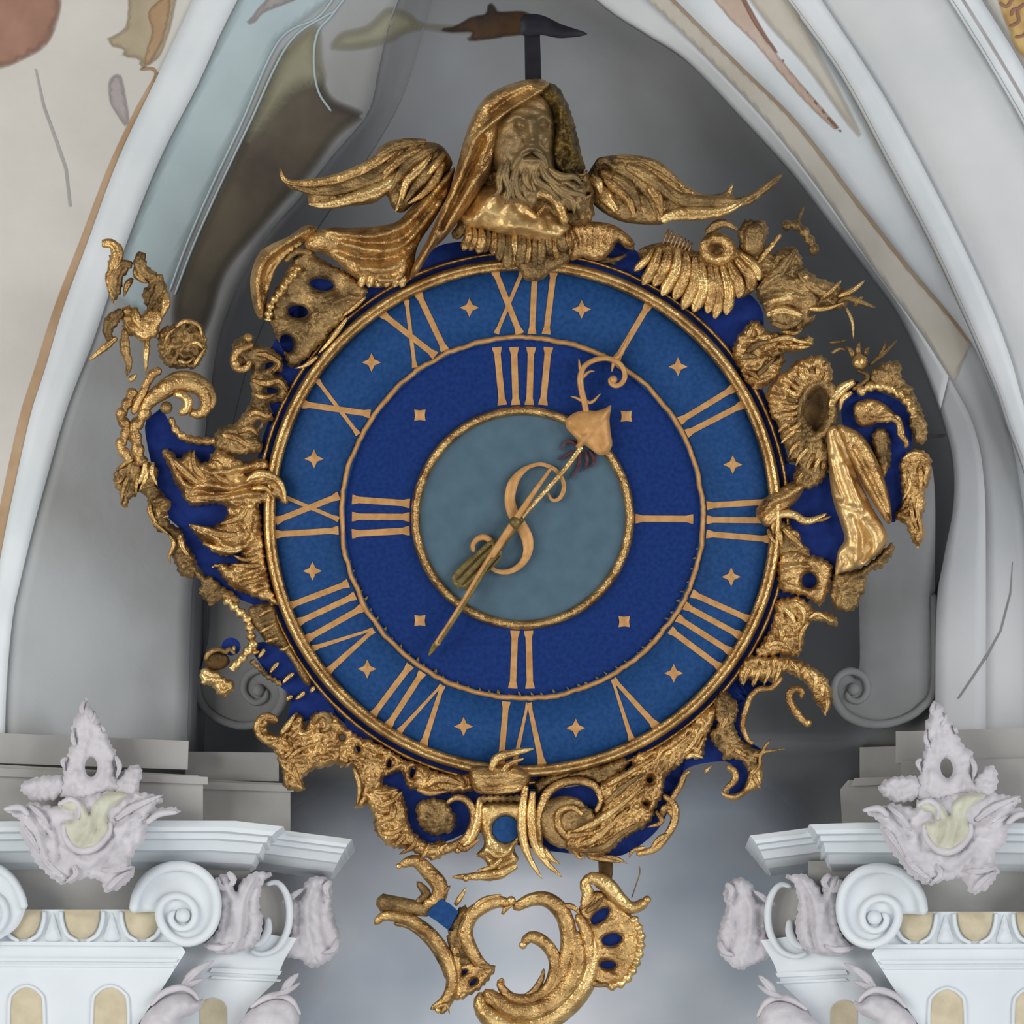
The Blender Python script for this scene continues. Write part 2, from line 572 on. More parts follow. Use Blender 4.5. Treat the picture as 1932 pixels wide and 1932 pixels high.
def niche():
    rows = np.concatenate([np.arange(-140, 1420, 20), np.arange(1420, 2121, 60)])
    nx = 61
    ey, ry = res(EL, 200), res(R1, 200)
    V = []
    for py in rows:
        if py < 1400:
            xl = np.interp(py, ey[:, 1], ey[:, 0])
            xr = np.interp(py, ry[:, 1], ry[:, 0])
        else:
            xl, xr = 382, 1765
        xl, xr = xl - 8, xr + 8
        wdt = xr - xl
        t = np.linspace(0, 1, nx)
        t = .5 - .5 * np.cos(math.pi * t)
        t = t * .6 + np.linspace(0, 1, nx) * .4
        dep = .95 * min(1.0, (wdt / 1330) ** 1.0) * float(np.interp(py, [1050, 1400], [1, .42]))
        y = Y_IN + (Y_NICHE + (.2 if py > 1400 else 0) - Y_IN) * t + .012 + dep * np.sin(math.pi * t) ** np.interp(py, [0, 300, 900], [1.3, 1.0, .6])
        V.append(at(xl + wdt * t, np.full(nx, py), y))
    V = np.concatenate(V)
    f = []
    for i in range(len(rows) - 1):
        for j in range(nx - 1):
            a = i * nx + j
            f.append((a, a + nx, a + nx + 1, a + 1))
    return V, f, rows, nx


V, f, rows, nx = niche()
N = len(V)
W = V + np.array([0, .06, 0])
f2 = f + [tuple(v + N for v in x[::-1]) for x in f]
nr = len(rows)
edge = list(range(nx)) + [i * nx + nx - 1 for i in range(1, nr)] + [(nr - 1) * nx + j for j in range(nx - 2, -1, -1)] + [i * nx for i in range(nr - 2, 0, -1)]
f2 += [(b, a, N + a, N + b) for a, b in zip(edge, edge[1:] + edge[:1])]
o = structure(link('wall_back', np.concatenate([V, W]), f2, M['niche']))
SURF.append((V, f))
allv, allf = [], []
for vv, ff in SURF:
    s = len(allv)
    allv += [tuple(v) for v in vv]
    allf += [tuple(i + s for i in x) for x in ff]
BVH = BVHTree.FromPolygons(allv, allf)


def on_wall(px, py, off):
    """points of the walls behind sheet pixels, raised by off (in pixels)"""
    out = []
    for x, y, w in zip(px, py, off):
        d = Vector(F + ((x - 966) * PXM / DIST) * np.array([1.0, 0, 0]) + ((966 - y) * PXM / DIST) * U).normalized()
        h = BVH.ray_cast(Vector(EYE), d)
        if h[0] is None:
            out.append(np.array(at(x, y, Y_FRONT)))
        else:
            out.append(np.array(h[0] - d * (w * PXM)))
    return np.array(out)


BY = {x.name: x for x in bpy.data.objects}


def paint(name, out, mat, parent, smooth_outline=True, step=14, lift=1.2, fadew=None):
    """a thin coat of paint lying on the wall behind an outline"""
    out = pts(out) if isinstance(out, str) else np.asarray(out, float)
    if not smooth_outline:
        cl = np.concatenate([out, out[:1]])
        out = np.concatenate([a + (b - a) * np.linspace(0, 1, max(1, int(np.linalg.norm(b - a) / 9)), endpoint=False)[:, None] for a, b in zip(cl[:-1], cl[1:])])
    fw = (step * .9 if smooth_outline else 0) if fadew is None else fadew
    return relief(name, out, BY[parent], on_wall, soft(mat) if fw else M[mat], z0=lift, h=0, edge=1, step=step, thick=.6, smooth_outline=smooth_outline, fadew=fw)


def band(a, b):
    return np.concatenate([a, b[::-1]])


def cut(c, lo, hi):
    q = res(c, 120)
    return q[(q[:, 1] >= lo) & (q[:, 1] <= hi)]


def off(c, dx):
    return c + np.array([dx, 0])


# left frescoes
bl = cut(L1, 135, 1080)
wdt = np.interp(bl[:, 1], [135, 200, 700, 900], [5, 11, 20, 20])
paint('painted_line', band(bl - np.array([1, 0]), bl - np.stack([wdt, 0 * wdt], 1)), 'line', 'wall_left', False)
paint('painted_line', 'P 298,141 296,150 288,165 282,172 288,150 290,138 284,133 268,134 262,129 280,125 294,129', 'line', 'wall_left', step=4, fadew=2)
paint('painted_robe', 'P -60,-60 110,-60 118,0 108,50 88,88 50,112 0,132 -60,140', 'umber', 'wall_left')
paint('painted_scroll', 'P 250,-20 335,-40 330,20 318,70 300,110 270,130 252,140 262,115 240,110 225,112 232,95 212,90 205,82 190,78 215,65 235,50 240,20', 'ochre', 'wall_left', step=8)
paint('painted_scroll', 'P 280,20 320,-10 318,40 300,95 270,130 275,95 285,60', 'line', 'wall_left', step=6, lift=2.4)
paint('painted_shade', 'P 205,150 228,140 240,190 245,225 236,240 218,215 205,190', 'mauve', 'wall_left', step=8)
for p in ('P 66,130 80,200 105,270 122,320 130,390 135,390 127,318 110,268 85,200 69,130',):
    paint('plaster_crack', p, 'shade', 'wall_left', False)
# reveal: blue grey field, mouldings, umber panel
LB = pts('P 560,-60 545,20 526,79 455,232 397,356 352,460 319,551 300,610')
paint('painted_field', band(cut(L2, -120, 560), np.array([[300, 610], [319, 551], [352, 460], [397, 356], [455, 232], [526, 79], [640, -10], [720, -120]])[::-1]), 'blueplaster', 'wall_left_reveal', False, step=11, fadew=14)
paint('painted_panel', fadew=26, out='P 540,90 600,120 628,180 690,215 640,262 590,330 540,385 492,440 440,500 420,540 402,600 380,640 330,640 322,570 352,480 395,380 455,250 520,110', mat='panel', parent='wall_left_reveal', step=11)
paint('painted_panel', 'P 530,90 600,40 612,110 615,160 560,180 500,250 460,280 475,215', 'greenish', 'wall_left_reveal', step=12, lift=1.8, fadew=30)
for k, p in enumerate(('P 640,-20 600,32 526,78 456,232 398,356 353,460 320,550', 'P 655,-10 625,30 600,60 592,110 600,170 625,210', 'P 630,20 545,82 470,235 410,362 364,466 330,556')):
    tube('moulding_line', p, 2.2, BY['wall_left_reveal'], on_wall, M['blueplaster'], z=1.5)
paint('painted_scroll', 'P 455,50 480,45 500,25 560,0 600,-30 560,-40 520,-20 490,10 470,35', 'mauve', 'wall_left_reveal', step=8, lift=2.6)
paint('painted_scroll', 'P 620,92 640,60 690,45 730,12 770,20 800,40 860,45 930,50 925,62 860,66 800,60 765,68 740,82 690,95 650,98', 'greenish', 'wall_back', step=8, fadew=22)
# iron scroll painted where the bracket leaves the vault
paint('painted_scroll', 'P 800,48 850,50 890,30 915,25 920,8 935,4 940,20 985,20 1010,30 1060,50 1105,62 1060,68 1010,66 960,70 905,78 875,76 890,62 850,62 820,56', 'brown_iron', 'wall_back', step=7, lift=2)
# right frescoes
paint('painted_band', band(cut(RA, -120, 730), cut(RB, -120, 650)), 'tan', 'wall_right_reveal', False, step=8, fadew=7)
paint('painted_stroke', 'P 1330,-30 1385,-30 1430,50 1490,130 1550,200 1590,248 1575,246 1530,205 1480,150 1420,80 1370,30', 'redline', 'wall_right', step=6, fadew=5)
paint('painted_stroke', 'P 1385,-30 1393,-30 1440,55 1492,130 1552,205 1588,246 1570,236 1480,122 1425,50', 'umber', 'wall_right', step=4, lift=1.8, fadew=3)
paint('painted_band', band(cut(RB, -120, 650), off(cut(RB, -120, 650), -8)), 'thin', 'wall_right', False, step=24, lift=1.8)
paint('painted_band', 'P 1400,-30 1470,-30 1560,120 1630,260 1600,240 1520,130 1440,40', 'tan', 'wall_right', step=8, fadew=12)
c = cut(RC, -120, 880)
paint('painted_line', band(off(c, 3), off(c, -5)), 'line', 'trim_2', False, step=20)
c = cut(RE, -120, 420)
paint('painted_line', band(off(c, 3), off(c, -2)), 'mauve', 'trim_3', False, step=20)
c = cut(RE, -120, 420)
paint('painted_line', band(off(c, 26), off(c, 20)), 'mauve', 'trim_3', False, step=20)
paint('painted_scroll', 'P 1880,-40 1990,-40 1990,160 1932,112 1905,70', 'ochre2', 'wall_right_vault', step=10)
for i, p in enumerate(('P 1885,5 1900,12 1912,-5 1925,-10', 'P 1905,50 1922,40 1920,20 1935,5', 'P 1915,70 1932,66 1940,50', 'P 1908,30 1912,18 1928,14')):
    tube('painted_curl', p, 3, BY['wall_right_vault'], on_wall, M['umber'], z=2)
# cracks in the right pier
paint('plaster_crack', 'P 1910,1060 1911,1060 1908,1120 1890,1190 1860,1245 1810,1318 1806,1318 1856,1242 1886,1190 1905,1118', 'console', 'wall_right_reveal', False)

# bases of the piers (plain blocks and string courses behind the capitals)
BASE = [
    ('trim_4', [(-120, 1378), (356, 1398), (354, 1452), (-120, 1436)], .26, .55),
    ('trim_5', [(-120, 1436), (375, 1463), (383, 1478), (383, 1560), (-120, 1560)], .24, .60),
    ('trim_6', [(350, 1418), (526, 1420), (526, 1474), (350, 1472)], .46, .9),
    ('trim_7', [(372, 1470), (540, 1478), (548, 1492), (548, 1575), (372, 1575)], .42, .95),
    ('trim_13', [(-120, 1444), (392, 1466), (392, 1480), (-120, 1460)], .22, .3),
    ('trim_14', [(366, 1474), (550, 1482), (555, 1494), (366, 1488)], .40, .5),
    ('trim_15', [(1612, 1468), (1790, 1462), (1790, 1475), (1605, 1483)], .40, .5),
    ('trim_8', [(1690, 1380), (2060, 1370), (2060, 1432), (1690, 1440)], .26, .5),
    ('trim_9', [(1700, 1436), (2060, 1428), (2060, 1570), (1700, 1570)], .24, .5),
    ('trim_10', [(1622, 1410), (1790, 1405), (1790, 1470), (1622, 1468)], .46, .9),
    ('trim_11', [(1600, 1472), (1790, 1466), (1790, 1575), (1590, 1575), (1585, 1490)], .42, .95),
]
for nme, out, y0, y1 in BASE:
    o = structure(plate(nme, np.array(out, float), None, wall_frame(y0), M['shade'], -(y1 - y0) / PXM, 0, step=60))
    b = o.modifiers.new('soft_edge', 'BEVEL')
    b.width, b.segments, b.limit_method = .008, 2, 'ANGLE'
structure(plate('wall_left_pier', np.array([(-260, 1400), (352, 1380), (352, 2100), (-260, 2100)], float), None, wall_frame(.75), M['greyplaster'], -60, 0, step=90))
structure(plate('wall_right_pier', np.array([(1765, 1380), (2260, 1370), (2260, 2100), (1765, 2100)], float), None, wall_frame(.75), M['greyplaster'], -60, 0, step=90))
paint('painted_clouds', 'P 520,1530 620,1470 720,1480 900,1560 1100,1560 1240,1470 1400,1440 1530,1530 1560,1760 1540,2090 960,2090 520,2090 540,1760', 'cloud', 'wall_back', step=24, fadew=90)

# ================================================================== the clock
mat_root = Matrix(((1, 0, 0, 0), (0, U[1], -F[1], 0), (0, U[2], -F[2], 0), (0, 0, 0, 1)))
oc = TGT + (CX - 966) * PXM * np.array([1.0, 0, 0]) + (966 - CY) * PXM * U
clock = thing('wall_clock', 'large gilded rococo wall clock with a round blue dial and bearded bust on top', 'clock')
clock.matrix_world = Matrix.Translation(Vector(oc)) @ mat_root
CF = clock_frame
G, GD, GP, GB = M['gold'], M['gold_dull'], M['gold_pale'], M['burnished']


def crel(name, out, mat=G, parent=clock, **k):
    out = pts(out) if isinstance(out, str) else out
    if k.get('noise', 0) >= 5 and 'rim' not in k:
        k['rim'], k['jag'] = (9, 7), 3.0
        k['step'] = 4.0
    if 'holes' in k:
        k['holes'] = [h if isinstance(h, np.ndarray) else ellipse(*h) for h in k['holes']]
    return relief(name, out, parent, CF, mat, **k)


def cleaf(p, W, mat=G, parent=clock, name='acanthus_leaf', **k):
    return leaf(name, p, W, parent, CF, mat, **k)


def ctube(p, r, mat=G, parent=clock, name='scroll', **k):
    return tube(name, p, r, parent, CF, mat, **k)


# ---- dial
body = ring('dial_board', 0, 0, 0, 0, clock, M['blue_out'], prof=[(335, -2), (335, -30), (480, -30), (480, -2)], n=96)
relief('inner_dial', ellipse(CX, CY - 1, 345, 345, 0, 90), clock, CF, M['blue_in'], z0=-9, h=0, edge=1, step=30, thick=18, smooth_outline=False)
relief('dial_centre', ellipse(CX, CY, 200, 200, 0, 72), clock, CF, M['teal'], z0=-5, h=0, edge=1, step=30, thick=3.5, smooth_outline=False)
ring('bezel', 466, 481, -2, 14, clock, G)
ring('bezel_bead', 474, 490, -6, 22, clock, GP, cx=CX, cy=CY)
ring('frame_band', 484, 513, -22, -9, clock, M['blue_back'])
ring('bezel_lip', 496, 505, -12, 3, clock, G)
ring('chapter_edge', 336, 346, -6, 4, clock, M['gold_paint'], n=300, wob=3.6)
ring('centre_moulding', 193, 211, -6, 9, clock, G)
for i in range(44):
    a = math.radians(100 + i * 160 / 44 + random.uniform(-1, 1))
    r = random.uniform(6, 13)
    p = [(CX + (339 - k * r) * math.sin(a + k * .012), CY - (339 - k * r) * math.cos(a + k * .012)) for k in (0, .5, 1)]
    leaf('edge_flake', np.array(p), random.uniform(5, 9), clock, CF, M['hand_dark'], z0=-4, h=1.5, lift=1, barb=0, thick=4)


def polar(ang, r, u):
    a = math.radians(ang)
    return np.array([CX + r * math.sin(a) + u * math.cos(a), CY - r * math.cos(a) + u * math.sin(a)])


def stroke(ang, r0, u0, r1, u1, w0, w1, parent, z, serif=1.5, name='stroke'):
    """one raised bar of a numeral, flaring at both ends"""
    a, b = polar(ang, r0, u0), polar(ang, r1, u1)
    d = (b - a) / np.linalg.norm(b - a)
    nrm = np.array([-d[1], d[0]])
    L = np.linalg.norm(b - a)
    prof = [(0, w0 * serif), (5, w0 * serif * .93), (13, w0), (L - 13, w1), (L - 5, w1 * serif * .93), (L, w1 * serif)]
    left = [a + d * t + nrm * w / 2 for t, w in prof]
    right = [a + d * t - nrm * w / 2 for t, w in prof]
    return relief(name, np.array(left + right[::-1]), parent, CF, M['gold_paint'], z0=z + 1.5, h=1.2, edge=3, step=9, thick=2.5, smooth_outline=False)


def numeral(ang, text, r0, r1, z, gap, w, ip):
    """roman numeral, head outwards; one part with a stroke per bar"""
    sp = {'I': gap, 'V': gap * 2.05, 'X': gap * 2.05}
    tot = sum(sp[c] for c in text)
    x = -tot / 2
    first = None
    items = []
    for c in text:
        m = x + sp[c] / 2
        f = 1 + .16
        if c == 'I':
            items.append((r0, m * (1 - ip), r1, m * (1 + ip), w, w))
        elif c == 'V':
            hw = gap * .85
            items.append((r0 + 2, m, r1, m - hw, w * .7, w * 1.05))
            items.append((r0 + 2, m + 2, r1, m + hw, w * .45, w * .75))
        else:
            hw = gap * .85
            items.append((r0, m + hw * .85, r1, m - hw, w, w))
            items.append((r0, m - hw * .85, r1, m + hw, w * .65, w * .65))
        x += sp[c]
    for it in items:
        s = stroke(ang, *it, first or clock, z, name='numeral' if first is None else 'numeral_stroke')
        first = first or s
    return first


HOURS = {12: 'XII', 1: 'I', 2: 'II', 3: 'III', 4: 'IIII', 5: 'V', 6: 'VI', 7: 'VII', 8: 'VIII', 9: 'IX', 10: 'X', 11: 'XI'}
for hh, tx in HOURS.items():
    numeral(hh * 30 + .6, tx, 347, 466, -2, 31, 11, .14)
for a, tx in ((0, 'IIII'), (90, 'I'), (180, 'II'), (270, 'III')):
    numeral(a + (.4 if a else 0), tx, 213, 322, -9, 29, 12, .12)
for i in range(12):
    a = 15.8 + 30 * i
    c = polar(a, 409, 0)
    o = [c + (18 if k % 2 == 0 else 8) * np.array([math.cos(k * math.pi / 4), math.sin(k * math.pi / 4)]) for k in range(8)]
    relief('half_hour_star', np.array(o), clock, CF, M['gold_paint'], z0=-.5, h=2.5, edge=7, step=5, thick=2.5, smooth_outline=False)
for i in range(4):
    c = polar(45 + 90 * i + (.6 if i < 2 else 0), 274, 0)
    o = [c + (15 if k % 2 == 1 else 9) * np.array([math.cos(k * math.pi / 4), math.sin(k * math.pi / 4)]) for k in range(8)]
    relief('quarter_star', np.array(o), clock, CF, M['gold_paint'], z0=-7.5, h=2.5, edge=6, step=5, thick=2.5, smooth_outline=False)

# ---- hands
hour = crel('hour_hand', 'P 1153,765 1150,790 1152,815 1155,840 1145,856 1130,858 1115,848 1102,840 1094,848 1086,842 1090,832 1078,818 1068,806 1068,792 1082,780 1102,774 1125,775 1142,770',
            M['gold_paint'], z0=16, h=12, edge=18, strokes=[('P 1090,842 1115,815 1150,770', 5, 4), ('P 1078,812 1100,815', 6, -4), ('P 1118,822 1130,848', 6, -5)], step=4, thick=4)
tube('hand_shaft', 'P 1098,842 1060,892 985,975 942,1030', [5, 5, 6], hour, CF, M['gold_pale'], z=18, flat=.6)
tube('hand_scroll', 'P 1106,780 1103,760 1097,735 1095,712 1102,692 1120,680 1142,676 1160,680 1174,692 1179,710 1172,724 1160,728 1152,722 1152,712', [6, 6, 6, 5, 5, 5, 5, 4.5], hour, CF, M['gold_paint'], z=18, flat=.7)
ball('hand_scroll_end', 1157, 716, 8, hour, CF, M['gold_paint'], z=18)
leaf('hand_point', 'P 1150,678 1168,672 1178,655 1188,630', 11, hour, CF, M['gold_paint'], z0=16, h=4, lift=2, barb=0)
for p in ('P 1112,758 1096,755 1086,750 1076,748', 'P 1104,762 1118,758 1128,748 1134,742', 'P 1098,710 1094,692 1092,676', 'P 1098,715 1110,702 1122,700', 'P 1158,680 1156,692 1154,702'):
    leaf('hand_leaf', p, 8, hour, CF, M['gold_paint'], z0=16, h=3, lift=2, barb=0)
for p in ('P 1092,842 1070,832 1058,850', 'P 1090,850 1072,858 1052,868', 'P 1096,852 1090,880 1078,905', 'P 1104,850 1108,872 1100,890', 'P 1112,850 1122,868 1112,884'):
    leaf('red_stroke', p, 9, hour, CF, M['red_brown'], z0=4, h=2, lift=1, barb=0)  # small red-brown strokes below the heart of the hand
fl = crel('hand_fletching', 'P 930,1018 947,1042 938,1062 905,1095 885,1116 872,1108 864,1112 852,1090 868,1068 895,1045', M['hand_dark'], hour, z0=15, h=4, edge=6, thick=4,
          strokes=[('P 938,1040 905,1072 870,1105', 2.5, -4), ('P 928,1030 895,1060 860,1098', 2.5, -4), ('P 945,1048 915,1082 882,1112', 2.5, -3)], step=4)
for p_ in ('P 936,1036 905,1068 872,1104', 'P 928,1028 896,1058 862,1094', 'P 944,1048 916,1080 884,1112'):
    tube('fletching_line', p_, [1.2, 1.8, 1.2], hour, CF, M['dark_gold'], z=18)
tube('hand_shaft', 'P 985,975 935,1038', [8, 9], hour, CF, M['hand_dark'], z=20, flat=.6)
mh = tube('minute_hand', 'P 1042,880 1010,925 985,962 950,1015 905,1085 860,1160 822,1218', [3, 5, 7, 7, 6, 6, 6], clock, CF, M['gold_paint'], z=28, flat=.6)
leaf('hand_tip', 'P 828,1206 818,1222 808,1238', 17, mh, CF, M['hand_dark'], z0=24, h=4, lift=0, barb=0)
tube('hand_edge', 'P 930,1052 880,1135 828,1214', [3, 3], mh, CF, M['hand_dark'], z=33, flat=.5)
ball('hand_boss', 972, 986, 12, mh, CF, M['hand_dark'], z=26)
# S-scroll behind the hands
q, nm, L = spine(pts('P 1034,930 1042,944 1056,940 1064,922 1060,902 1046,885 1020,876 992,884 970,908 962,940 968,968 982,990 994,1014 996,1040 984,1064 962,1078 938,1078 924,1068'), 60)
wid = np.interp(np.linspace(0, 1, 60), [0, .1, .22, .34, .46, .52, .6, .72, .84, 1], [4, 8, 7, 7, 20, 20, 22, 22, 12, 7])
crel('hand_scroll', np.concatenate([q[:, :2] + nm * wid[:, None] / 2, (q[:, :2] - nm * wid[:, None] / 2)[::-1]]), M['gold_paint'], hour, z0=9, h=4, edge=8, step=5, thick=5)
tube('hand_scroll', 'P 894,1042 892,1028 902,1016 916,1014 928,1024 932,1036', [4, 5, 6, 6, 6], hour, CF, M['gold_paint'], z=11, flat=.7)

# ---- blue boards behind the carving
for p in ('P 500,700 520,640 560,580 700,505 780,505 840,460 1000,455 1160,455 1240,500 1330,520 1420,560 1440,620 1400,700 1300,640 1160,540 985,500 800,540 640,640 560,760 520,790',
          'P 1420,820 1470,870 1560,890 1590,960 1590,1060 1575,1090 1530,1130 1480,1180 1470,1240 1440,1240 1465,1120 1480,980 1470,880',
          'P 1600,720 1660,740 1710,770 1720,830 1705,900 1700,965 1680,985 1660,930 1640,860 1590,800',
          'F 430,20 520,-100 570,-140 640,-20 700,60 780,150 1000,175 1090,340 1200,500 1300,760 1400,1000 1440,1300 1560,1500 1500,1600 1250,1520 1040,1410 920,1260 820,1140 740,920 620,800 540,640 500,420',
          'G 620,330 720,280 860,330 1000,440 1150,640 1330,860 1320,940 1120,960 960,1010 930,960 960,760 880,680 800,600 700,480',
          'P 650,1360 690,1385 760,1440 860,1478 985,1490 1110,1478 1240,1420 1340,1330 1420,1260 1440,1290 1390,1330 1330,1340 1300,1400 1290,1450 1270,1500 1245,1560 1190,1606 1140,1615 1000,1600 900,1570 830,1590 760,1580 720,1520 700,1470',
          'I 640,780 900,560 1180,640 1080,700 980,760 950,900 920,1010 1000,1150 1100,1230 1040,1330 980,1440 960,1520 860,1620 800,1600 860,1480 850,1380 780,1320 560,1340 420,1400 330,1560 220,1640 200,1500 300,1330 560,1000',
          ):
    plate('blue_ground', catmull(pts(p), True, 8), clock, CF, M['blue_back'], -26, -8, step=40)
plate('blue_ground', pts('P 560,500 640,505 668,555 620,640 552,688 522,640 530,550'), clock, CF, M['blue_back'], -24, -8, step=40)
plate('blue_ground', ellipse(436, 1220, 18, 17), clock, CF, M['blue_back'], -20, 0, step=10)
plate('blue_ground', pts('H 560,925 610,950 660,995 630,1050 605,1100 540,1050 480,1010 520,965'), clock, CF, M['blue_out'], -6, 22)
plate('blue_ground', pts('H 1360,1000 1450,930 1560,1000 1600,1150 1560,1300 1480,1340 1410,1280 1400,1120'), clock, CF, M['blue_back'], -14, -4)
plate('blue_ground', pts('H 650,1330 720,1290 800,1330 770,1410 690,1440 650,1420'), clock, CF, M['blue_back'], -14, -4)
crel('blue_boss', ellipse(954, 1565, 25, 25), M['blue_out'], z0=14, h=3, edge=20, step=8, thick=20, smooth_outline=False)

# ---- bust of the winged old man
def af(x, y, w, a):
    return (480 + x * .3209, y * .3209, w, a)


face = crel('bust', 'A 1640,530 1730,560 1775,720 1775,880 1785,980 1740,1070 1680,1130 1580,1130 1500,1090 1425,1020 1385,880 1395,760 1445,630 1540,555', M['skin'],
            z0=40, h=60, edge=56, step=3.2, thick=60,
            strokes=[('A 1490,712 1545,682 1605,712', 6, 12), ('A 1655,712 1700,686 1745,718', 6, 12), ('A 1624,705 1628,765 1636,815', 8, 20),
                     ('A 1590,912 1628,900 1668,912', 5, -20), ('A 1600,940 1630,945 1660,938', 5, 7), ('A 1625,872 1570,905 1520,985', 6, 11), ('A 1642,872 1690,905 1718,990', 6, 11),
                     ('A 1520,630 1600,612 1690,640', 4, -4), ('A 1505,655 1600,640 1710,668', 4, 4), ('A 1590,830 1555,890', 4, -7), ('A 1672,830 1708,890', 4, -7),
                     ('A 1532,738 1594,738', 2, -5), ('A 1670,738 1722,738', 2, -5), ('A 1500,790 1540,830 1530,890', 5, -5)],
            bumps=[af(1562, 738, 9, -19), af(1700, 736, 9, -19), af(1562, 738, 5, 11), af(1700, 736, 5, 11), af(1636, 822, 6, 11), af(1614, 832, 4, 6), af(1658, 830, 4, 6),
                   af(1528, 822, 11, 8), af(1716, 822, 10, 8)], noise=2.2, nlam=9, rim=(30, 0))
crel('hood', 'A 1530,485 1610,466 1690,466 1735,495 1715,540 1640,585 1560,640 1470,705 1440,790 1410,900 1380,1030 1330,1110 1230,1260 1130,1390 1040,1480 970,1590 915,1645 930,1570 1010,1420 1070,1290 1140,1140 1190,980 1230,830 1280,690 1350,580 1440,520',
     G, face, z0=58, h=40, edge=22, thick=75, step=4,
     strokes=[('A 1690,535 1560,610 1440,690 1310,800 1260,910 1200,1060 1120,1230 1040,1420 945,1600', 5, 20), ('A 1430,800 1390,930 1290,1070 1190,1240 1090,1400', 6, 14),
              ('A 1340,820 1280,960 1200,1140 1110,1330', 6, -20), ('A 1440,730 1410,850 1340,1000', 5, -12), ('A 1500,500 1380,590 1300,710 1250,840', 6, 9), ('A 1620,520 1500,580 1390,660', 5, -12)])
hair = crel('hair', 'A 1680,480 1780,510 1845,620 1885,740 1915,880 1940,1000 1860,1040 1780,1000 1748,900 1762,760 1735,640 1670,560', M['hair'], face, z0=48, h=40, edge=24, step=3.4, thick=60, noise=14, nlam=9, jag=1.5, rim=(9, 5),
            strokes=[('A 1740,540 1800,640 1800,740 1790,830 1840,940', 5, 12), ('A 1810,620 1850,740 1860,880', 4, 10), ('A 1770,860 1800,920 1790,980', 4, 9), ('A 1780,580 1770,680 1800,780', 4, -10)])
for p, w in (('A 1560,950 1530,1040 1550,1140 1610,1190', 17), ('A 1600,960 1595,1060 1640,1130', 16), ('A 1500,930 1475,1030 1500,1120 1470,1200', 18), ('A 1680,960 1720,1040 1780,1085 1850,1110', 18),
             ('A 1640,970 1660,1060 1730,1110 1800,1180', 17), ('A 1720,990 1800,1040 1880,1040 1930,1090', 18), ('A 1460,960 1440,1060 1440,1120 1400,1160', 16), ('A 1530,1000 1510,1080 1530,1180', 15),
             ('A 1700,1030 1790,1120 1870,1180 1880,1260', 18), ('A 1740,1080 1850,1130 1930,1150 1950,1200', 16), ('A 1620,885 1550,925 1510,1000', 14), ('A 1640,885 1700,930 1725,1010', 14)):
    leaf('beard_lock', p, w * 1.25, face, CF, M['skin'], z0=88, h=9, lift=8, barb=4, thick=40)
crel('beard', 'A 1440,940 1510,990 1590,930 1660,930 1740,990 1830,1010 1920,1060 1960,1160 1930,1260 1850,1240 1760,1200 1680,1150 1640,1220 1580,1190 1520,1200 1460,1200 1430,1100', M['skin'], face, z0=62, h=30, edge=24, step=3.6, thick=45, noise=7, nlam=9, ridge=[('rad', 480 + 1620 * .3209, 860 * .3209, 34, 7)])
for x, y, r in ((1790, 1030, 9), (1850, 1020, 10), (1900, 1060, 9), (1840, 1090, 8), (1760, 1010, 8), (1920, 1000, 9), (1700, 1080, 7), (1950, 1130, 9), (1900, 1180, 9), (1860, 1230, 8)):
    leaf('hair_curl', [(480 + (x + 34 * math.cos(a)) * .3209 * 1.0, (y + 30 * math.sin(a)) * .3209) for a in np.linspace(0, 4.6, 7)], 9, hair, CF, M['hair'] if x < 1800 else GD, z0=66, h=7, lift=6, barb=2, thick=25)
crel('robe', 'A 1400,960 1470,930 1560,1000 1700,1000 1850,1010 1930,1000 1990,1080 2000,1200 1960,1320 1840,1330 1600,1250 1400,1250 1280,1300 1200,1290 1300,1130', GD, face, z0=20, h=34, edge=30, thick=40, noise=9, nlam=12)
crel('chest', 'A 1260,1200 1310,1120 1400,1070 1520,1100 1640,1180 1760,1250 1850,1310 1850,1400 1790,1450 1640,1430 1500,1410 1380,1370 1240,1350 1190,1290', GB, face, z0=34, h=44, edge=62, thick=50, noise=6, nlam=26, rim=(26, 5), jag=1.5, strokes=[('A 1300,1300 1360,1200 1440,1130', 7, 7), ('A 1420,1360 1560,1330 1760,1380', 8, 6), ('A 1500,1140 1540,1220 1640,1290', 6, -7), ('A 1640,1200 1720,1290 1760,1400', 6, -6)])
tube('cloak_clasp', 'A 1600,1150 1680,1130 1750,1150 1800,1220 1830,1320', [9, 13, 12, 11, 8], face, CF, GP, z=74)
leaf('cloak_clasp', 'A 1660,1270 1690,1230 1720,1190', 12, face, CF, G, z0=70, h=6, lift=4)
for i in range(17):
    t = i / 16
    x0 = 1210 + 640 * t
    y0 = 1300 + 80 * math.sin(math.pi * min(1, t * .8)) + random.uniform(-12, 12)
    ln = 120 + 60 * math.sin(math.pi * t) + random.uniform(-35, 30)
    leaf('fringe_tassel', 'A %f,%f %f,%f %f,%f' % (x0, y0, x0 + 8 - 12 * t, y0 + ln * .5, x0 - 30 + 40 * t + random.uniform(-14, 14), y0 + ln), random.uniform(14, 23), face, CF, random.choice([G, GP, GD]), z0=44 + random.uniform(-4, 8), h=10, lift=12, barb=3, blunt=True, thick=40)
crel('tassel_fall', 'A 1480,1480 1580,1440 1780,1440 1870,1480 1840,1550 1740,1600 1700,1640 1640,1655 1590,1645 1560,1590 1510,1540', GD, face, z0=16, h=16, edge=14, ridge=[('ang', 85, 7, 8)], thick=26)
crel('cloak_hem', 'B 250,1270 420,1230 600,1250 720,1330 765,1400 700,1420 640,1380 600,1440 520,1510 440,1510 380,1490 300,1510 260,1420', G, face, z0=22, h=20, edge=14, ridge=[('ang', 80, 12, 11)], thick=40)

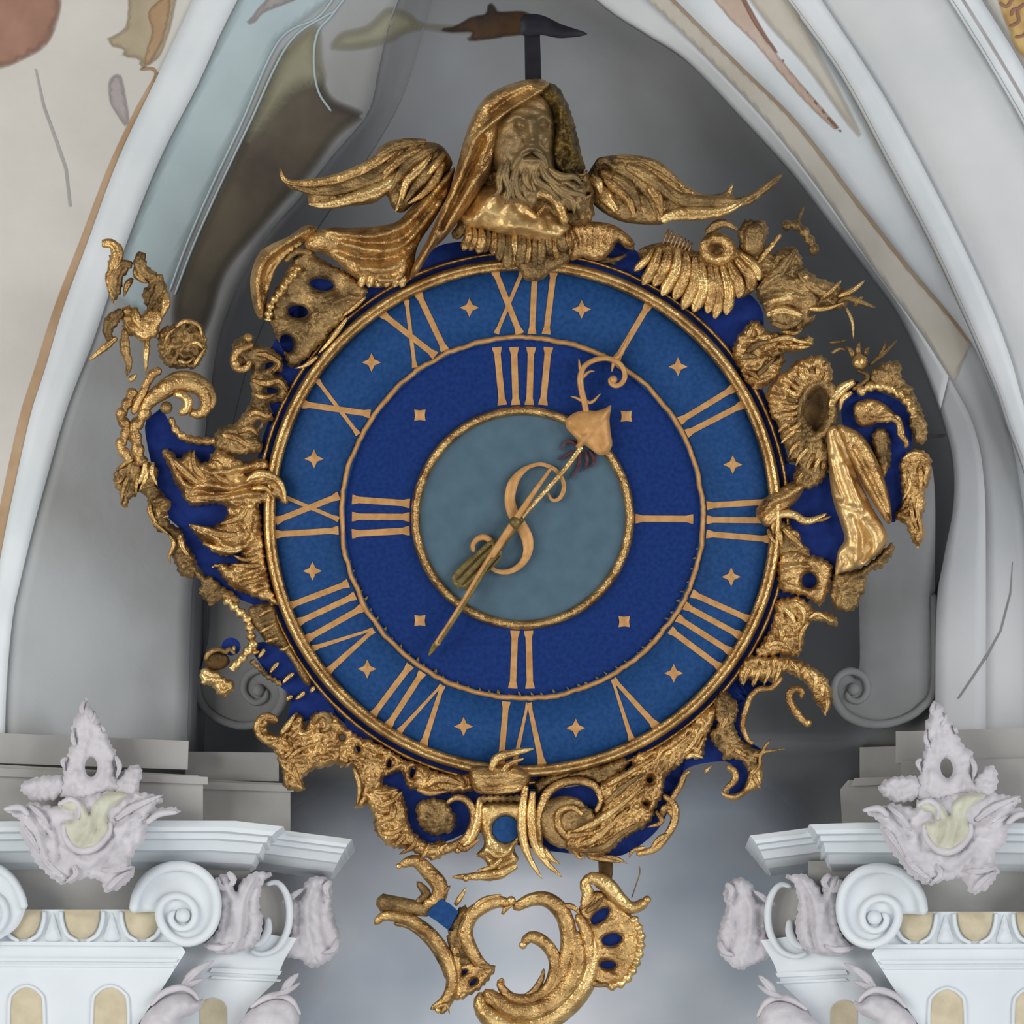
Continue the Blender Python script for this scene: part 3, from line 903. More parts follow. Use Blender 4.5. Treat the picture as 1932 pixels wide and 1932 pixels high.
# wings
def wing(base, feathers, strokes=()):
    w = crel('wing', base, GD, z0=4, h=18, edge=16, noise=4, nlam=12, thick=30, strokes=[(p, 4.5, 8) for p, W in feathers], ridge=[], step=4)
    for i, (p, W) in enumerate(feathers):
        leaf('feather', p, W * 1.25, w, CF, (G, GD, GP, GD)[i % 4], z0=16 + (i % 3) * 4 + i * .8, h=7, lift=10, barb=2.2, ser=.12, ns=7, thick=16)
    return w


wing('A 150,1000 175,1060 250,1072 420,1055 600,1005 700,950 730,870 830,820 980,830 1090,850 1155,930 1155,990 1060,1110 960,1180 870,1250 810,1220 775,1150 700,1195 540,1215 400,1225 325,1200 300,1140 200,1100',
     [('A 980,840 820,880 660,990 450,1062 250,1078 175,1055 150,985', 26), ('A 930,910 760,1010 560,1095 380,1125 240,1105', 30), ('A 880,1010 740,1110 580,1165 430,1205 315,1200', 28), ('A 1010,835 880,845 760,900 660,980', 20),
      ('A 990,880 880,930 780,1010 730,1100', 22), ('A 1010,900 920,950 850,1030 790,1140', 20), ('A 1040,910 980,980 900,1060 860,1180 830,1245', 22), ('A 1080,930 1020,1020 940,1110 870,1215', 20),
      ('A 1110,950 1070,1050 990,1140 900,1200', 18), ('A 1080,870 1000,900 930,960 880,1040', 18), ('A 1120,900 1060,980 990,1060', 16)])
wing('B 480,790 600,745 780,745 940,790 1060,890 1160,990 1300,1030 1420,1010 1480,950 1480,1040 1580,1040 1700,975 1840,880 1760,990 1620,1080 1480,1130 1300,1190 1150,1215 1040,1215 960,1250 820,1250 640,1220 470,1110 400,960',
     [('B 620,770 800,800 980,900 1120,1000 1250,1065 1420,1055 1480,950', 26), ('B 800,900 950,960 1100,1060 1300,1090 1560,1080 1700,995 1840,880', 28), ('B 960,1230 1010,1190 1150,1170 1300,1165 1440,1140 1610,1050', 28), ('B 560,800 700,860 820,960 900,1060 940,1220', 34),
      ('B 520,860 620,950 720,1050 760,1190', 34), ('B 700,820 850,900 980,1010 1080,1100', 26), ('B 480,960 560,1060 640,1170', 30), ('B 470,830 540,780 610,840', 16), ('B 860,960 930,1060 960,1190', 24), ('B 780,770 920,820 1040,910 1120,1010', 18),
      ('B 440,900 500,960 520,1040', 22), ('B 600,900 700,960 770,1060 800,1160', 24)])

# drapery falling to the left
crel('drapery', 'A 1150,1000 1180,990 1140,1140 1060,1290 960,1450 920,1640 820,1675 700,1690 600,1640 480,1540 400,1490 300,1460 320,1380 440,1340 560,1340 720,1330 840,1300 920,1220 1040,1090', G,
     z0=18, h=20, edge=22, thick=34, noise=3, nlam=20,
     strokes=[('A 1150,1020 1020,1180 900,1310 740,1380 560,1385 440,1355', 6, 14), ('A 1110,1130 960,1310 860,1405 700,1430 540,1400', 5, -10), ('A 1090,1190 960,1360 860,1450 700,1470 520,1430', 6, 13),
              ('A 1050,1290 930,1440 820,1510 640,1520 480,1470', 5, -10), ('A 1000,1380 900,1510 800,1580 640,1580', 7, 12), ('A 900,1560 840,1640 740,1650', 6, 10)])
for i, x in enumerate((640, 690, 740, 790, 840, 880)):
    cleaf('A %d,%d %d,%d %d,%d' % (x, 1590, x - 5, 1640, x - 20, 1690), 15, GP, name='drapery_fringe', z0=28, h=8, lift=6, blunt=True, thick=20)

# ---- rocaille left of the top: pierced shell with rolled border
crel('pierced_shell', 'P 572,470 620,498 660,518 692,545 682,572 650,600 612,640 572,682 548,692 536,660 522,640 513,610 510,580 520,545 545,505', GD, z0=6, h=14, edge=16, noise=5, nlam=16, thick=16,
     holes=[(607, 537, 23, 11, 10), (562, 588, 19, 12, 5), (541, 648, 13, 17, -20)], strokes=[('A 480,1780 560,1745 630,1760', 4, 8), ('A 330,1890 350,1850 370,1840', 4, 9), ('P 640,560 610,600 575,650', 9, 6)])
crel('shell_border', 'A 300,1325 370,1340 340,1400 240,1470 140,1560 100,1660 75,1760 50,1880 0,1820 -25,1650 20,1500 90,1440 200,1390', G, z0=10, h=20, edge=12, thick=24,
     strokes=[('A 320,1350 180,1430 70,1520 20,1640 30,1820', 5, 12), ('A 280,1420 160,1500 80,1600 70,1720', 5, -14)])
ctube('A 270,1560 200,1650 140,1735 95,1800 80,1890', 7, GP, name='bead_string', bead=.5, z=22)
ctube('A 340,1490 250,1480 180,1540', [5, 7, 4], GD, z=18)
for p, w in (('A 520,1800 560,1760 640,1750', 12), ('P 655,600 625,640 600,668', 14), ('P 600,672 575,690 556,695', 12), ('P 690,560 662,585 640,600', 12)):
    cleaf(p, w, GP, z0=10, h=7, lift=6)
# scroll stack at ten o'clock
crel('rocaille', 'E 1370,1030 1450,950 1540,940 1560,1000 1700,1050 1790,1120 1800,1240 1720,1260 1830,1310 1860,1420 1800,1500 1700,1540 1720,1650 1640,1700 1600,1800 1640,1880 1560,1960 1240,1932 1250,1760 1420,1680 1500,1560 1540,1480 1540,1300 1530,1200 1460,1240 1380,1220', GD,
     z0=2, h=16, edge=13, noise=8, nlam=12, thick=18, holes=[(505, 690, 12, 5, -25), (512, 737, 13, 5, 5), (486, 800, 8, 5, -30)])
for p, w in (('E 1560,1090 1680,1110 1780,1180 1720,1260', 18), ('E 1540,1320 1660,1350 1780,1330 1850,1420', 20), ('E 1550,1440 1650,1470 1760,1440', 16), ('E 1500,1640 1580,1600 1680,1640 1720,1600', 18), ('E 1420,1780 1520,1740 1600,1800', 18), ('E 1270,1800 1400,1820 1500,1880 1620,1880', 20)):
    cleaf(p, w, G, z0=12, h=9, lift=8, ser=.2)
ctube('E 1560,1010 1480,1040 1400,1090 1390,1180 1440,1230 1510,1200 1520,1140', [6, 8, 8, 8, 7, 5], G, z=22)
ball('knob', 140 + 1510 * .2174, 430 + 960 * .2174, 10, clock, CF, G, z=14)
ball('knob', 140 + 1400 * .2174, 430 + 1180 * .2174, 9, clock, CF, GP, z=24)

# ---- left wing of the frame
crest = crel('crest', 'E 430,700 500,680 560,760 640,700 700,690 760,740 740,860 700,950 580,980 520,930 460,940 420,850', G, z0=4, h=16, edge=12, noise=6, thick=18)
for o_ in ('E 570,240 630,330 720,410 790,480 805,600 770,760 690,720 640,690 590,560 640,480 550,440 530,340', 'E 300,240 360,290 345,400 400,340 480,320 430,440 400,570 340,650 300,560 305,420'):
    crel('crest_leaf', o_, GD, crest, z0=4, h=14, edge=10, noise=7, nlam=9, thick=16)
for p, w in (('E 240,135 330,140 375,220 345,330 310,450 325,560 340,655', 24), ('E 505,325 410,315 355,390 345,520 360,600', 22), ('E 505,435 460,500 430,600', 13), ('E 590,210 570,290 600,390 710,440', 26), ('E 740,400 740,520 690,620 630,740', 20), ('E 540,330 560,420 640,480', 18),
             ('E 800,560 790,680 740,800', 18), ('E 420,720 330,800 290,900 330,1010', 26), ('E 370,950 260,1040 120,1155', 15), ('E 440,880 440,1050 475,1180 455,1290', 20), ('E 640,940 625,1080 620,1260', 13), ('E 520,690 540,800 600,900', 20), ('E 700,690 720,800 660,930', 18)):
    leaf('acanthus_leaf', p, w * 1.3, crest, CF, random.choice([G, GD, GP, G]), z0=10, h=8, lift=8, ser=.25, thick=14)
crel('rosette', 'E 740,900 860,830 980,800 1100,830 1130,930 1150,1060 1070,1200 940,1220 800,1200 730,1080', GD, z0=0, h=14, edge=14, noise=13, nlam=9, thick=16, ridge=[('rad', 140 + 930 * .2174, 430 + 1030 * .2174, 9, 6)])
for p, w in (('E 880,860 970,810 1080,850 1110,950', 13), ('E 1030,1210 1080,1130 1140,1040', 12), ('E 780,1010 820,920 880,870', 10), ('E 900,1150 980,1170 1040,1120', 10), ('E 1010,1000 1070,1000 1120,1050', 12)):
    cleaf(p, w, GP, z0=14, h=6, lift=5)
ctube('E 580,1650 640,1520 740,1430 880,1350 1020,1350 1120,1420 1150,1530 1110,1610 1030,1610 1000,1560', [9, 12, 16, 19, 20, 18, 15, 12, 10, 7], G, z=14)
ctube('E 740,1360 880,1280 1040,1290 1160,1370 1210,1480 1190,1580', [5, 7, 8, 8, 7, 4], GD, z=20)
ctube('E 860,1450 930,1450 990,1510 960,1590 900,1600', [6, 9, 10, 9, 6], GP, z=26)
ball('knob', 140 + 800 * .2174, 430 + 1560 * .2174, 12, clock, CF, GD, z=10)
ctube('E 760,1235 690,1260 640,1330 600,1420 540,1530 510,1620', [8, 9, 8, 8, 7, 6], G, z=18)
ctube('E 520,1390 480,1480 440,1560 400,1640 450,1720 440,1810 400,1890 440,1960 480,2020', 10, G, name='bead_string', bead=.28, z=12)
ctube('E 640,1560 590,1640 520,1750 540,1860 560,1980 600,2060', 12, G, name='bead_string', bead=.25, z=14)
ctube('E 835,1640 880,1750 960,1820 1100,1850 1230,1850', [5, 7, 8, 8, 7], G, name='bead_string', bead=.3, z=6)
ctube('E 470,1330 520,1290 530,1260', [5, 6, 3], GP, z=10)
crel('acanthus_spray', 'F 580,240 660,230 720,310 800,240 860,230 900,330 990,330 1000,260 1080,200 1200,280 1300,330 1450,300 1500,380 1400,420 1300,440 1400,425 1560,440 1640,560 1650,690 1560,640 1480,690 1410,700 1430,800 1450,940 1460,1080 1520,1400 1570,1560 1480,1540 1340,1480 1240,1450 1120,1350 1060,1250 1000,1240 1080,1200 1160,1230 1230,1190 1300,1200 1260,1120 1150,1150 1050,1120 960,1070 900,1000 840,920 810,870 900,890 980,900 1080,860 1140,800 1150,740 1080,690 960,700 850,710 780,660 740,580 680,500 650,400', G,
     z0=4, h=18, edge=14, thick=20, noise=5, nlam=14,
     strokes=[('F 650,260 690,420 820,540 1000,530 1200,560 1400,480 1580,470', 5, 12), ('F 780,480 950,590 1100,600 1300,560 1500,560', 5, -11), ('F 780,660 950,680 1100,650 1250,620 1420,600', 5, 11),
              ('F 1160,720 1230,820 1280,900', 5, -10), ('F 1200,690 1320,720 1400,680', 5, 9), ('F 860,900 1000,960 1120,1050 1260,1080 1370,960 1400,800', 6, 12), ('F 960,1020 1080,1110 1250,1130 1400,1080', 4, -9),
              ('F 1240,1240 1400,1180', 4, 8), ('F 1260,1310 1420,1260', 4, 8), ('F 1260,1390 1460,1330', 4, 9), ('F 1350,1460 1490,1420', 4, 8), ('F 900,340 1000,420 1200,400 1350,360', 5, 9)])
for p, w in (('F 900,520 800,440 700,340 590,240', 20), ('F 960,480 880,400 850,310 855,225', 18), ('F 1100,420 1060,340 1000,330', 18), ('F 1300,520 1400,440 1520,450 1620,540 1650,690', 22), ('F 1350,560 1480,560 1540,640', 16), ('F 1180,620 1050,640 900,640 780,650', 20),
             ('F 1330,700 1260,800 1180,840 1080,870', 20), ('F 1230,960 1100,960 960,920 820,875', 22), ('F 1340,1040 1200,1090 1060,1080 950,1040', 20), ('F 1420,1150 1300,1180 1200,1140', 14), ('F 1440,1230 1320,1230 1180,1220', 14), ('F 1470,1330 1340,1370 1240,1390', 13), ('F 1180,520 1080,470 1000,400', 18)):
    cleaf(p, w, random.choice([G, GP, G]), z0=18, h=8, lift=9, ser=.22, thick=14)
crel('outer_border', 'F 420,330 500,340 540,420 520,500 580,600 660,690 630,760 650,860 740,920 770,1000 840,1120 890,1240 850,1330 740,1310 700,1230 660,1150 690,1040 640,960 560,930 500,860 470,760 460,680 400,600 370,560 390,450', GD,
     z0=2, h=15, edge=12, noise=6, thick=18, ridge=[('len', 'F 440,330 480,500 560,720 620,880 720,1060 820,1300', 15, 7)])
for p, w in (('F 420,330 440,450 380,590', 14), ('F 500,330 490,430 540,540', 14), ('F 640,960 680,1040 640,1150 655,1215', 12), ('F 470,680 480,780 560,900', 14), ('F 540,700 560,800 640,800', 14), ('F 730,950 760,1080 840,1180', 16), ('F 480,830 560,900 640,960', 12)):
    cleaf(p, w, GP, z0=12, h=6, lift=6, ser=.2)
crel('outer_fringe', 'F 180,400 260,330 330,300 390,330 420,400 390,500 360,610 290,640 270,730 215,705 210,620 160,500', GD, z0=0, h=12, edge=10, noise=5, thick=14, ridge=[('ang', 108, 7, 8)])
for p in ('F 340,300 260,340 180,410', 'F 380,400 360,500 350,620', 'F 300,420 250,540 220,700', 'F 250,430 210,500 155,510'):
    cleaf(p, 12, G, z0=8, h=7, lift=6)
ctube('F 430,320 420,420 370,520', [5, 6, 4], GP, z=18)
crel('outer_border', 'F 840,1230 960,1330 1000,1310 1080,1400 1240,1500 1210,1570 1100,1530 1000,1570 920,1500 890,1440 930,1390 870,1330', GD, z0=0, h=12, edge=9, noise=7, nlam=9, thick=14, ridge=[('ang', 120, 9, 6)])
ctube('F 1120,1510 1240,1620 1320,1700 1345,1800 1360,1900 1390,2000', 8, GP, name='bead_string', bead=.5, z=6)
# lower left
crel('rocaille', 'G 600,-20 800,-40 860,150 980,380 1130,620 1080,650 960,440 860,330 760,300 690,210 620,110', GD, z0=2, h=14, edge=10, ridge=[('len', 'G 700,-40 830,250 1000,500 1120,640', 12, 8)], thick=16)
for p in ('G 690,200 760,160 830,120', 'G 680,60 740,20 800,0', 'G 740,280 800,260 860,240', 'G 860,350 910,340 950,310'):
    cleaf(p, 10, GP, z0=14, h=6, lift=4)
ctube('G 660,270 600,340 550,410 490,470 440,530', 8, GP, name='bead_string', bead=.35, z=14)
crel('flower', 'G 185,520 300,530 390,590 475,640 450,710 380,765 320,725 290,665 200,645', GP, z0=2, h=14, edge=10, noise=10, nlam=7, thick=16)
crel('flower_cup', 'G 210,410 310,355 400,390 430,460 360,520 250,515', M['dark_gold'], z0=-2, h=10, edge=10, noise=4, thick=14)
ctube('G 215,440 250,380 330,345 400,370 420,340 480,390', [4, 5, 5, 5, 4, 3], GD, z=10)
for p in ('G 455,380 465,340 470,310', 'G 680,420 705,385 735,340', 'G 780,550 815,500 855,460', 'G 890,640 935,590 990,550', 'G 1000,780 1050,745 1080,710', 'G 1130,720 1150,690 1165,670', 'G 930,800 940,770 975,750'):
    cleaf(p, 9, GP, name='gilt_dash', z0=2, h=5, lift=2, barb=0, thick=8, blunt=True)
ctube('G 610,440 690,510 760,580 830,620 880,660', 5, GD, name='bead_string', bead=.5, z=0)
crel('rocaille', 'G 650,980 740,905 840,925 830,985 760,985 760,1060 850,1095 920,1040 1000,895 1060,930 1080,1030 1180,890 1300,900 1400,1000 1560,1100 1740,1180 1940,1310 1900,1400 1780,1440 1640,1400 1520,1340 1420,1330 1280,1370 1150,1390 1070,1470 1070,1570 910,1540 890,1420 850,1290 760,1190 680,1100', G,
     z0=2, h=15, edge=12, noise=9, nlam=11, thick=18, holes=[(340 + 1405 * .2174, 1150 + 1110 * .2174, 5, 5), (340 + 1540 * .2174, 1150 + 1215 * .2174, 6, 6), (340 + 1735 * .2174, 1150 + 1290 * .2174, 4, 6), (340 + 1820 * .2174, 1150 + 1330 * .2174, 4, 9, 20)],
     ridge=[('len', 'G 900,1500 880,1280 1000,1180 1300,1180 1600,1280', 14, 4)])
for p, w in (('G 900,1340 1000,1240 1100,1190 1230,1160', 12), ('G 870,1080 930,1010 1000,900', 16), ('G 930,1150 1000,1080 1050,1010', 14), ('G 1150,1000 1200,920 1290,930', 18), ('G 930,1400 920,1480 940,1560', 14), ('G 980,1330 1000,1420 1060,1550', 14), ('G 1430,1370 1480,1330 1510,1310', 9),
             ('G 1250,1080 1300,1000 1400,1010', 12), ('G 880,1300 960,1230 960,1150', 12), ('G 1130,1350 1200,1280 1330,1290', 16), ('G 1000,1060 1080,1080 1180,1020', 12)):
    cleaf(p, w, random.choice([G, GP]), z0=14, h=7, lift=6, ser=.15)
ctube('G 850,980 800,930 720,930 670,1000 680,1080 760,1150 850,1130', [4, 6, 7, 7, 7, 6, 4], G, z=14)
ctube('G 1180,960 1230,910 1290,950 1280,1030 1220,1060', [5, 7, 8, 7, 4], GD, z=18)

# ---- bottom
crel('rocaille', 'H 0,60 100,60 200,110 300,150 420,170 520,220 640,240 745,240 745,325 600,340 480,340 380,310 350,230 270,240 210,330 130,415 85,415 115,330 90,230 60,180 0,190', G, z0=2, h=16, edge=12, noise=8, nlam=12, thick=18,
     holes=[(640 + 100 * .3416, 1380 + 98 * .3416, 6, 6), (640 + 270 * .3416, 1380 + 185 * .3416, 5, 12, 15), (640 + 405 * .3416, 1380 + 225 * .3416, 4, 10, 15)], ridge=[('len', 'H 0,120 250,200 500,280 740,290', 14, 7)])
crel('rocaille', 'H 130,330 250,300 330,330 370,400 380,500 420,560 500,620 580,600 570,690 470,700 400,660 330,650 250,615 200,545 185,450 150,400', G, z0=4, h=18, edge=14, noise=9, nlam=12, thick=20, ridge=[('rad', 640 + 400 * .3416, 1380 + 440 * .3416, 20, 6)])
crel('rocaille', 'H 430,400 500,370 580,385 615,430 650,480 625,545 540,575 470,545 430,470', GD, z0=6, h=18, edge=14, noise=6, thick=20, ridge=[('rad', 640 + 600 * .3416, 1380 + 560 * .3416, 14, 6)])
ctube('H 400,640 500,660 620,640 710,580 745,480 715,395 650,365 590,400', [6, 9, 10, 9, 9, 8, 7, 4], G, z=14)
ctube('H 780,360 770,440 760,520 720,610 640,670', [6, 9, 9, 8, 5], GP, z=16)
for p, w in (('H 300,400 290,470 220,480', 22), ('H 370,560 340,600 300,650', 16), ('H 430,580 400,640 330,680', 14), ('H 500,620 470,680 440,720', 14), ('H 590,680 560,650 600,620', 12), ('H 180,310 220,340 330,320', 12), ('H 480,300 560,260 700,300', 24), ('H 430,320 500,340 600,330', 16),
             ('H 210,420 300,380 350,330', 18), ('H 230,560 300,560 370,520', 16), ('H 80,200 110,300 100,400', 14), ('H 640,600 690,650 780,590', 16)):
    cleaf(p, w, random.choice([G, GP, G]), z0=16, h=8, lift=8, ser=.2)
tab = crel('centre_tablet', 'H 790,400 1000,390 1025,470 1000,590 970,650 990,710 930,765 860,795 800,710 755,685 800,620 775,520', GP, z0=8, h=16, edge=16, thick=24, holes=[(954, 1565, 24, 24)], strokes=[('H 800,640 880,690 960,640', 6, 6), ('H 820,690 880,740 950,710', 6, -5)])
crel('tablet_lip', 'H 725,200 850,190 950,185 1050,230 1040,300 960,345 800,350 735,310', G, z0=18, h=18, edge=12, thick=34, noise=3, strokes=[('H 760,320 900,310 1030,300', 5, -8), ('H 740,250 900,240 1040,250', 6, 6)])
ctube('H 780,375 860,370 940,372 1010,365', 6, GD, name='bead_string', bead=.4, z=24)
for p, w in (('H 830,240 870,150 960,120 1075,95', 24), ('H 880,250 940,180 1020,150', 18), ('H 920,260 960,210 980,230', 14), ('H 980,740 880,790 760,800 615,805', 26), ('H 900,700 840,750 760,770', 16)):
    cleaf(p, w, GP, z0=26, h=9, lift=8, ser=.15)
for x in (700, 740, 780, 820, 860):
    ball('leaf_bead', 640 + x * .3416, 1380 + (810 - (x - 700) * .16) * .3416, 7, tab, CF, GP, z=34)
for p, w in (('H 1030,300 1010,440 1015,580 1050,700 1120,815', 26), ('H 1070,330 1060,470 1080,620 1140,720 1230,805', 26), ('H 1100,600 1120,680 1180,720', 22), ('H 1130,640 1170,700 1220,735', 16)):
    cleaf(p, w, GP, z0=20, h=10, lift=8, ser=.12)
ctube('H 1110,660 1100,540 1110,440 1160,330 1280,275 1400,295 1445,375 1415,450', [6, 9, 10, 9, 8, 8, 7, 4], G, z=14)
ctube('H 1260,640 1170,560 1150,470 1190,410 1290,390 1360,420', [8, 16, 18, 16, 12, 5], GD, z=12)
crel('rocaille', 'H 1210,450 1300,405 1400,440 1440,520 1370,620 1270,620 1200,550', GD, z0=6, h=14, edge=12, noise=5, thick=16)
ctube('H 1350,470 1290,420 1220,440 1210,520 1260,590', [4, 6, 7, 8, 6], G, z=22)
crel('flame_rocaille', 'H 1430,300 1600,200 1780,110 1900,30 1935,80 1860,200 1790,260 1770,360 1740,450 1700,520 1560,600 1470,680 1360,690 1260,650 1230,560 1290,510 1400,460 1450,400', G,
     z0=4, h=18, edge=14, noise=9, nlam=13, thick=20, holes=[(640 + 1715 * .3416, 1380 + 268 * .3416, 6, 7), (640 + 1695 * .3416, 1380 + 388 * .3416, 6, 7)], ridge=[('dist', 'H 1240,600 1420,520 1620,380 1900,60', 11, 8)])
for p, w in (('H 1280,640 1400,600 1520,500 1600,420', 22), ('H 1330,660 1460,640 1560,560 1680,500', 18), ('H 1290,560 1420,500 1540,420 1680,300', 20), ('H 1470,400 1580,300 1700,220', 18), ('H 1440,320 1580,240 1750,140', 16), ('H 1240,580 1330,570 1430,560', 18)):
    cleaf(p, w, random.choice([G, GP, GD]), z0=18, h=8, lift=8, ser=.2)
ctube('H 1790,350 1850,410 1850,500 1800,590 1740,650 1640,680', [5, 8, 8, 7, 7, 5], G, z=8)
for p, w in (('H 1780,470 1800,420 1850,430', 18), ('H 1830,560 1760,600 1710,670', 14), ('H 1690,640 1620,660 1600,700', 12), ('H 1470,690 1540,705 1590,730', 12), ('H 1330,690 1350,650 1390,640', 12), ('H 1290,650 1330,700 1370,690', 10), ('H 1750,440 1780,500 1700,530', 14)):
    cleaf(p, w, G, z0=8, h=7, lift=6)
ctube('H 1370,690 1450,705 1560,715', 5, G, z=4)
crel('rocaille', 'H 1080,270 1250,230 1430,190 1560,150 1600,190 1450,290 1400,270 1280,250 1160,300 1100,330', GD, z0=0, h=14, edge=11, noise=6, thick=16, ridge=[('ang', -20, 9, 5)])

# ---- right side, from the bottom up
crel('rocaille', 'I -20,1290 200,1190 450,1020 660,840 700,900 620,1090 570,1290 420,1290 320,1380 240,1520 220,1640 140,1700 0,1600', G, z0=2, h=15, edge=12, noise=10, nlam=11, thick=18, ridge=[('dist', 'I 0,1500 300,1280 640,900', 9, 7)],
     holes=[(1200 + 220 * .2174, 1150 + 1350 * .2174, 4, 5), (1200 + 120 * .2174, 1150 + 1480 * .2174, 5, 5)])
for p, w in (('I 200,1280 320,1220 500,1060', 14), ('I 380,1260 480,1180 600,980', 14), ('I 500,1290 540,1220 600,1100', 12), ('I 430,1290 500,1260 590,1290', 14), ('I 20,1420 120,1340 200,1330', 14), ('I 590,1420 620,1390 660,1350', 10)):
    cleaf(p, w, GP, z0=14, h=7, lift=6, ser=.2)
ctube('I 470,1400 420,1440 390,1520 340,1600 280,1720 330,1800 300,1900', [4, 6, 6, 6, 7, 7, 4], G, z=6)
crel('ragged_leaf', 'I 700,760 760,710 850,770 885,880 850,1000 900,1100 1000,1190 1115,1250 1060,1330 1000,1430 960,1380 930,1330 850,1290 760,1310 740,1240 680,1180 640,1100 700,1000 680,900', GD, z0=2, h=15, edge=12, noise=10, nlam=9, thick=18, ridge=[('ang', 100, 11, 5)])
ctube('I 1270,580 1180,680 1080,690 1000,750 960,850 930,960 930,1040 970,1130 1020,1170', [5, 6, 6, 6, 6, 6, 6, 5, 4], G, z=6)
for p, w in (('I 960,1260 1080,1260 1120,1190 1170,1125', 13), ('I 1000,1440 1070,1360 1090,1250 1220,1220 1300,1210', 10), ('I 800,900 770,980 720,1090', 14), ('I 820,1180 900,1240 1000,1290', 16), ('I 1010,1420 1040,1480 1080,1560', 14)):
    cleaf(p, w, G, z0=10, h=6, lift=5)
ctube('I 780,1360 850,1400 860,1480 800,1540 755,1590', [5, 7, 7, 6, 4], G, z=8)
crel('hook_rim', 'I 1000,1330 1090,1300 1100,1420 1080,1540 980,1590 900,1640 850,1660 780,1640 740,1580 830,1600 920,1560 970,1450', G, z0=0, h=10, edge=8, noise=4, thick=14)
crel('crest_leaf', 'I 950,430 1100,395 1300,415 1450,455 1560,515 1640,580 1695,700 1695,830 1640,920 1600,860 1560,800 1520,700 1440,620 1340,560 1250,560 1200,640 1140,600 1110,650 1060,600 1020,670 980,600 930,660 890,590', G,
     z0=2, h=16, edge=11, noise=6, thick=18, ridge=[('len', 'I 900,520 1200,480 1450,530 1600,680 1650,900', 11, 8)])
for p, w in (('I 1000,470 960,560 930,660', 14), ('I 1080,470 1060,560 1020,660', 14), ('I 1170,470 1150,560 1110,650', 14), ('I 1240,470 1240,540 1200,640', 14), ('I 1330,440 1400,520 1420,600', 16), ('I 1480,500 1560,600 1540,720', 18), ('I 1600,600 1620,720 1570,800', 16), ('I 1660,740 1660,850 1630,920', 14)):
    cleaf(p, w, GP, z0=12, h=7, lift=6)
ctube('I 1500,1010 1420,930 1350,830 1330,740 1380,690 1440,710 1430,780', [5, 7, 8, 8, 8, 7, 4], G, z=10)
ball('knob', 1200 + 1490 * .2174, 1150 + 985 * .2174, 8, clock, CF, GP, z=10)
crel('rocaille', 'D 380,1560 520,1520 640,1580 710,1650 790,1640 870,1690 860,1760 760,1720 680,1720 620,1780 590,1900 560,2010 420,2000 280,2020 200,1990 250,1900 330,1780', G, z0=2, h=16, edge=12, noise=9, nlam=10, thick=18, ridge=[('rad', 1380 + 420 * .2277, 780 + 1850 * .2277, 16, 5)])
for p, w in (('D 420,1600 500,1680 540,1800', 16), ('D 520,1560 600,1640 590,1760', 16), ('D 640,1730 580,1820 560,1960', 14), ('D 400,1740 420,1830 400,1920', 20), ('D 640,1700 720,1660 850,1740', 12), ('D 300,1920 400,1900 480,1960', 16)):
    cleaf(p, w, GP, z0=14, h=7, lift=6, ser=.2)
crel('eyelet', 'D 400,1180 500,1130 620,1170 720,1190 820,1250 835,1350 800,1480 740,1590 660,1540 600,1500 480,1490 390,1420', G, z0=4, h=16, edge=13, noise=5, thick=18, holes=[(1380 + 645 * .2277, 780 + 1385 * .2277, 14, 14)], strokes=[('D 420,1300 520,1260 640,1270', 5, 8), ('D 420,1400 540,1450 660,1520', 5, 7)])
crel('trumpet_leaf', 'D 830,1350 900,1320 1010,1310 1120,1260 1240,1150 1330,1080 1345,1150 1240,1280 1130,1330 1100,1480 1020,1620 900,1630 840,1580', GD, z0=0, h=14, edge=11, noise=7, thick=16, strokes=[('D 880,1600 900,1480 960,1400 1120,1300 1300,1130', 5, 8)], ridge=[('ang', 100, 12, 5)])
cloth = crel('sash', 'D 790,130 880,110 950,230 1000,400 1080,600 1180,800 1270,950 1290,1050 1240,1150 1180,1200 1090,1260 1000,1300 900,1320 860,1340 880,1150 935,1040 900,900 850,750 820,600 800,350', GB, z0=14, h=16, edge=14, thick=28, noise=1.5, nlam=24, rim=(40, 0),
             strokes=[('D 860,160 940,350 1000,500 1090,680 1200,860', 5, -10), ('D 900,760 960,900 1000,1100', 9, 9), ('D 1100,900 1180,1020 1180,1180', 9, 9), ('D 1040,900 1090,1050 1090,1220', 6, -9), ('D 860,860 900,960 900,1080', 4, -8), ('D 830,380 880,560 940,720', 5, 9), ('D 950,420 1010,620 1090,820', 4, 8), ('D 1000,860 1040,1000 1030,1240', 5, 10), ('D 1150,1100 1120,1180 1040,1260', 5, -8), ('D 930,1180 960,1240 900,1300', 5, -7), ('D 880,740 960,770 1060,800', 6, 7)])
crel('sash_fold', 'D 880,100 1000,125 1100,200 1190,350 1260,520 1310,700 1330,880 1290,910 1200,780 1100,620 1020,450 940,270', G, cloth, z0=22, h=18, edge=14, thick=30, strokes=[('D 960,260 1080,500 1190,700 1295,890', 4, 10), ('D 1020,280 1120,460 1210,650 1290,820', 5, -9)])
crel('rocaille', 'D 1400,420 1450,330 1560,305 1660,370 1645,520 1605,640 1600,780 1585,900 1595,1020 1550,1120 1500,1060 1440,920 1360,860 1420,720 1400,560', G, z0=0, h=14, edge=11, noise=8, nlam=11, thick=16, ridge=[('ang', 95, 9, 6)])
for p, w in (('D 1420,380 1500,330 1600,340', 12), ('D 1450,460 1480,600 1420,720', 12), ('D 1560,400 1570,560 1560,720', 14), ('D 1480,700 1500,850 1560,1000', 14), ('D 1400,820 1460,800 1500,740', 14), ('D 1560,640 1540,800 1570,960 1555,1110', 14), ('D 1620,380 1620,480 1600,600', 12)):
    cleaf(p, w, GP if w == 12 else G, z0=10, h=7, lift=6, ser=.2)
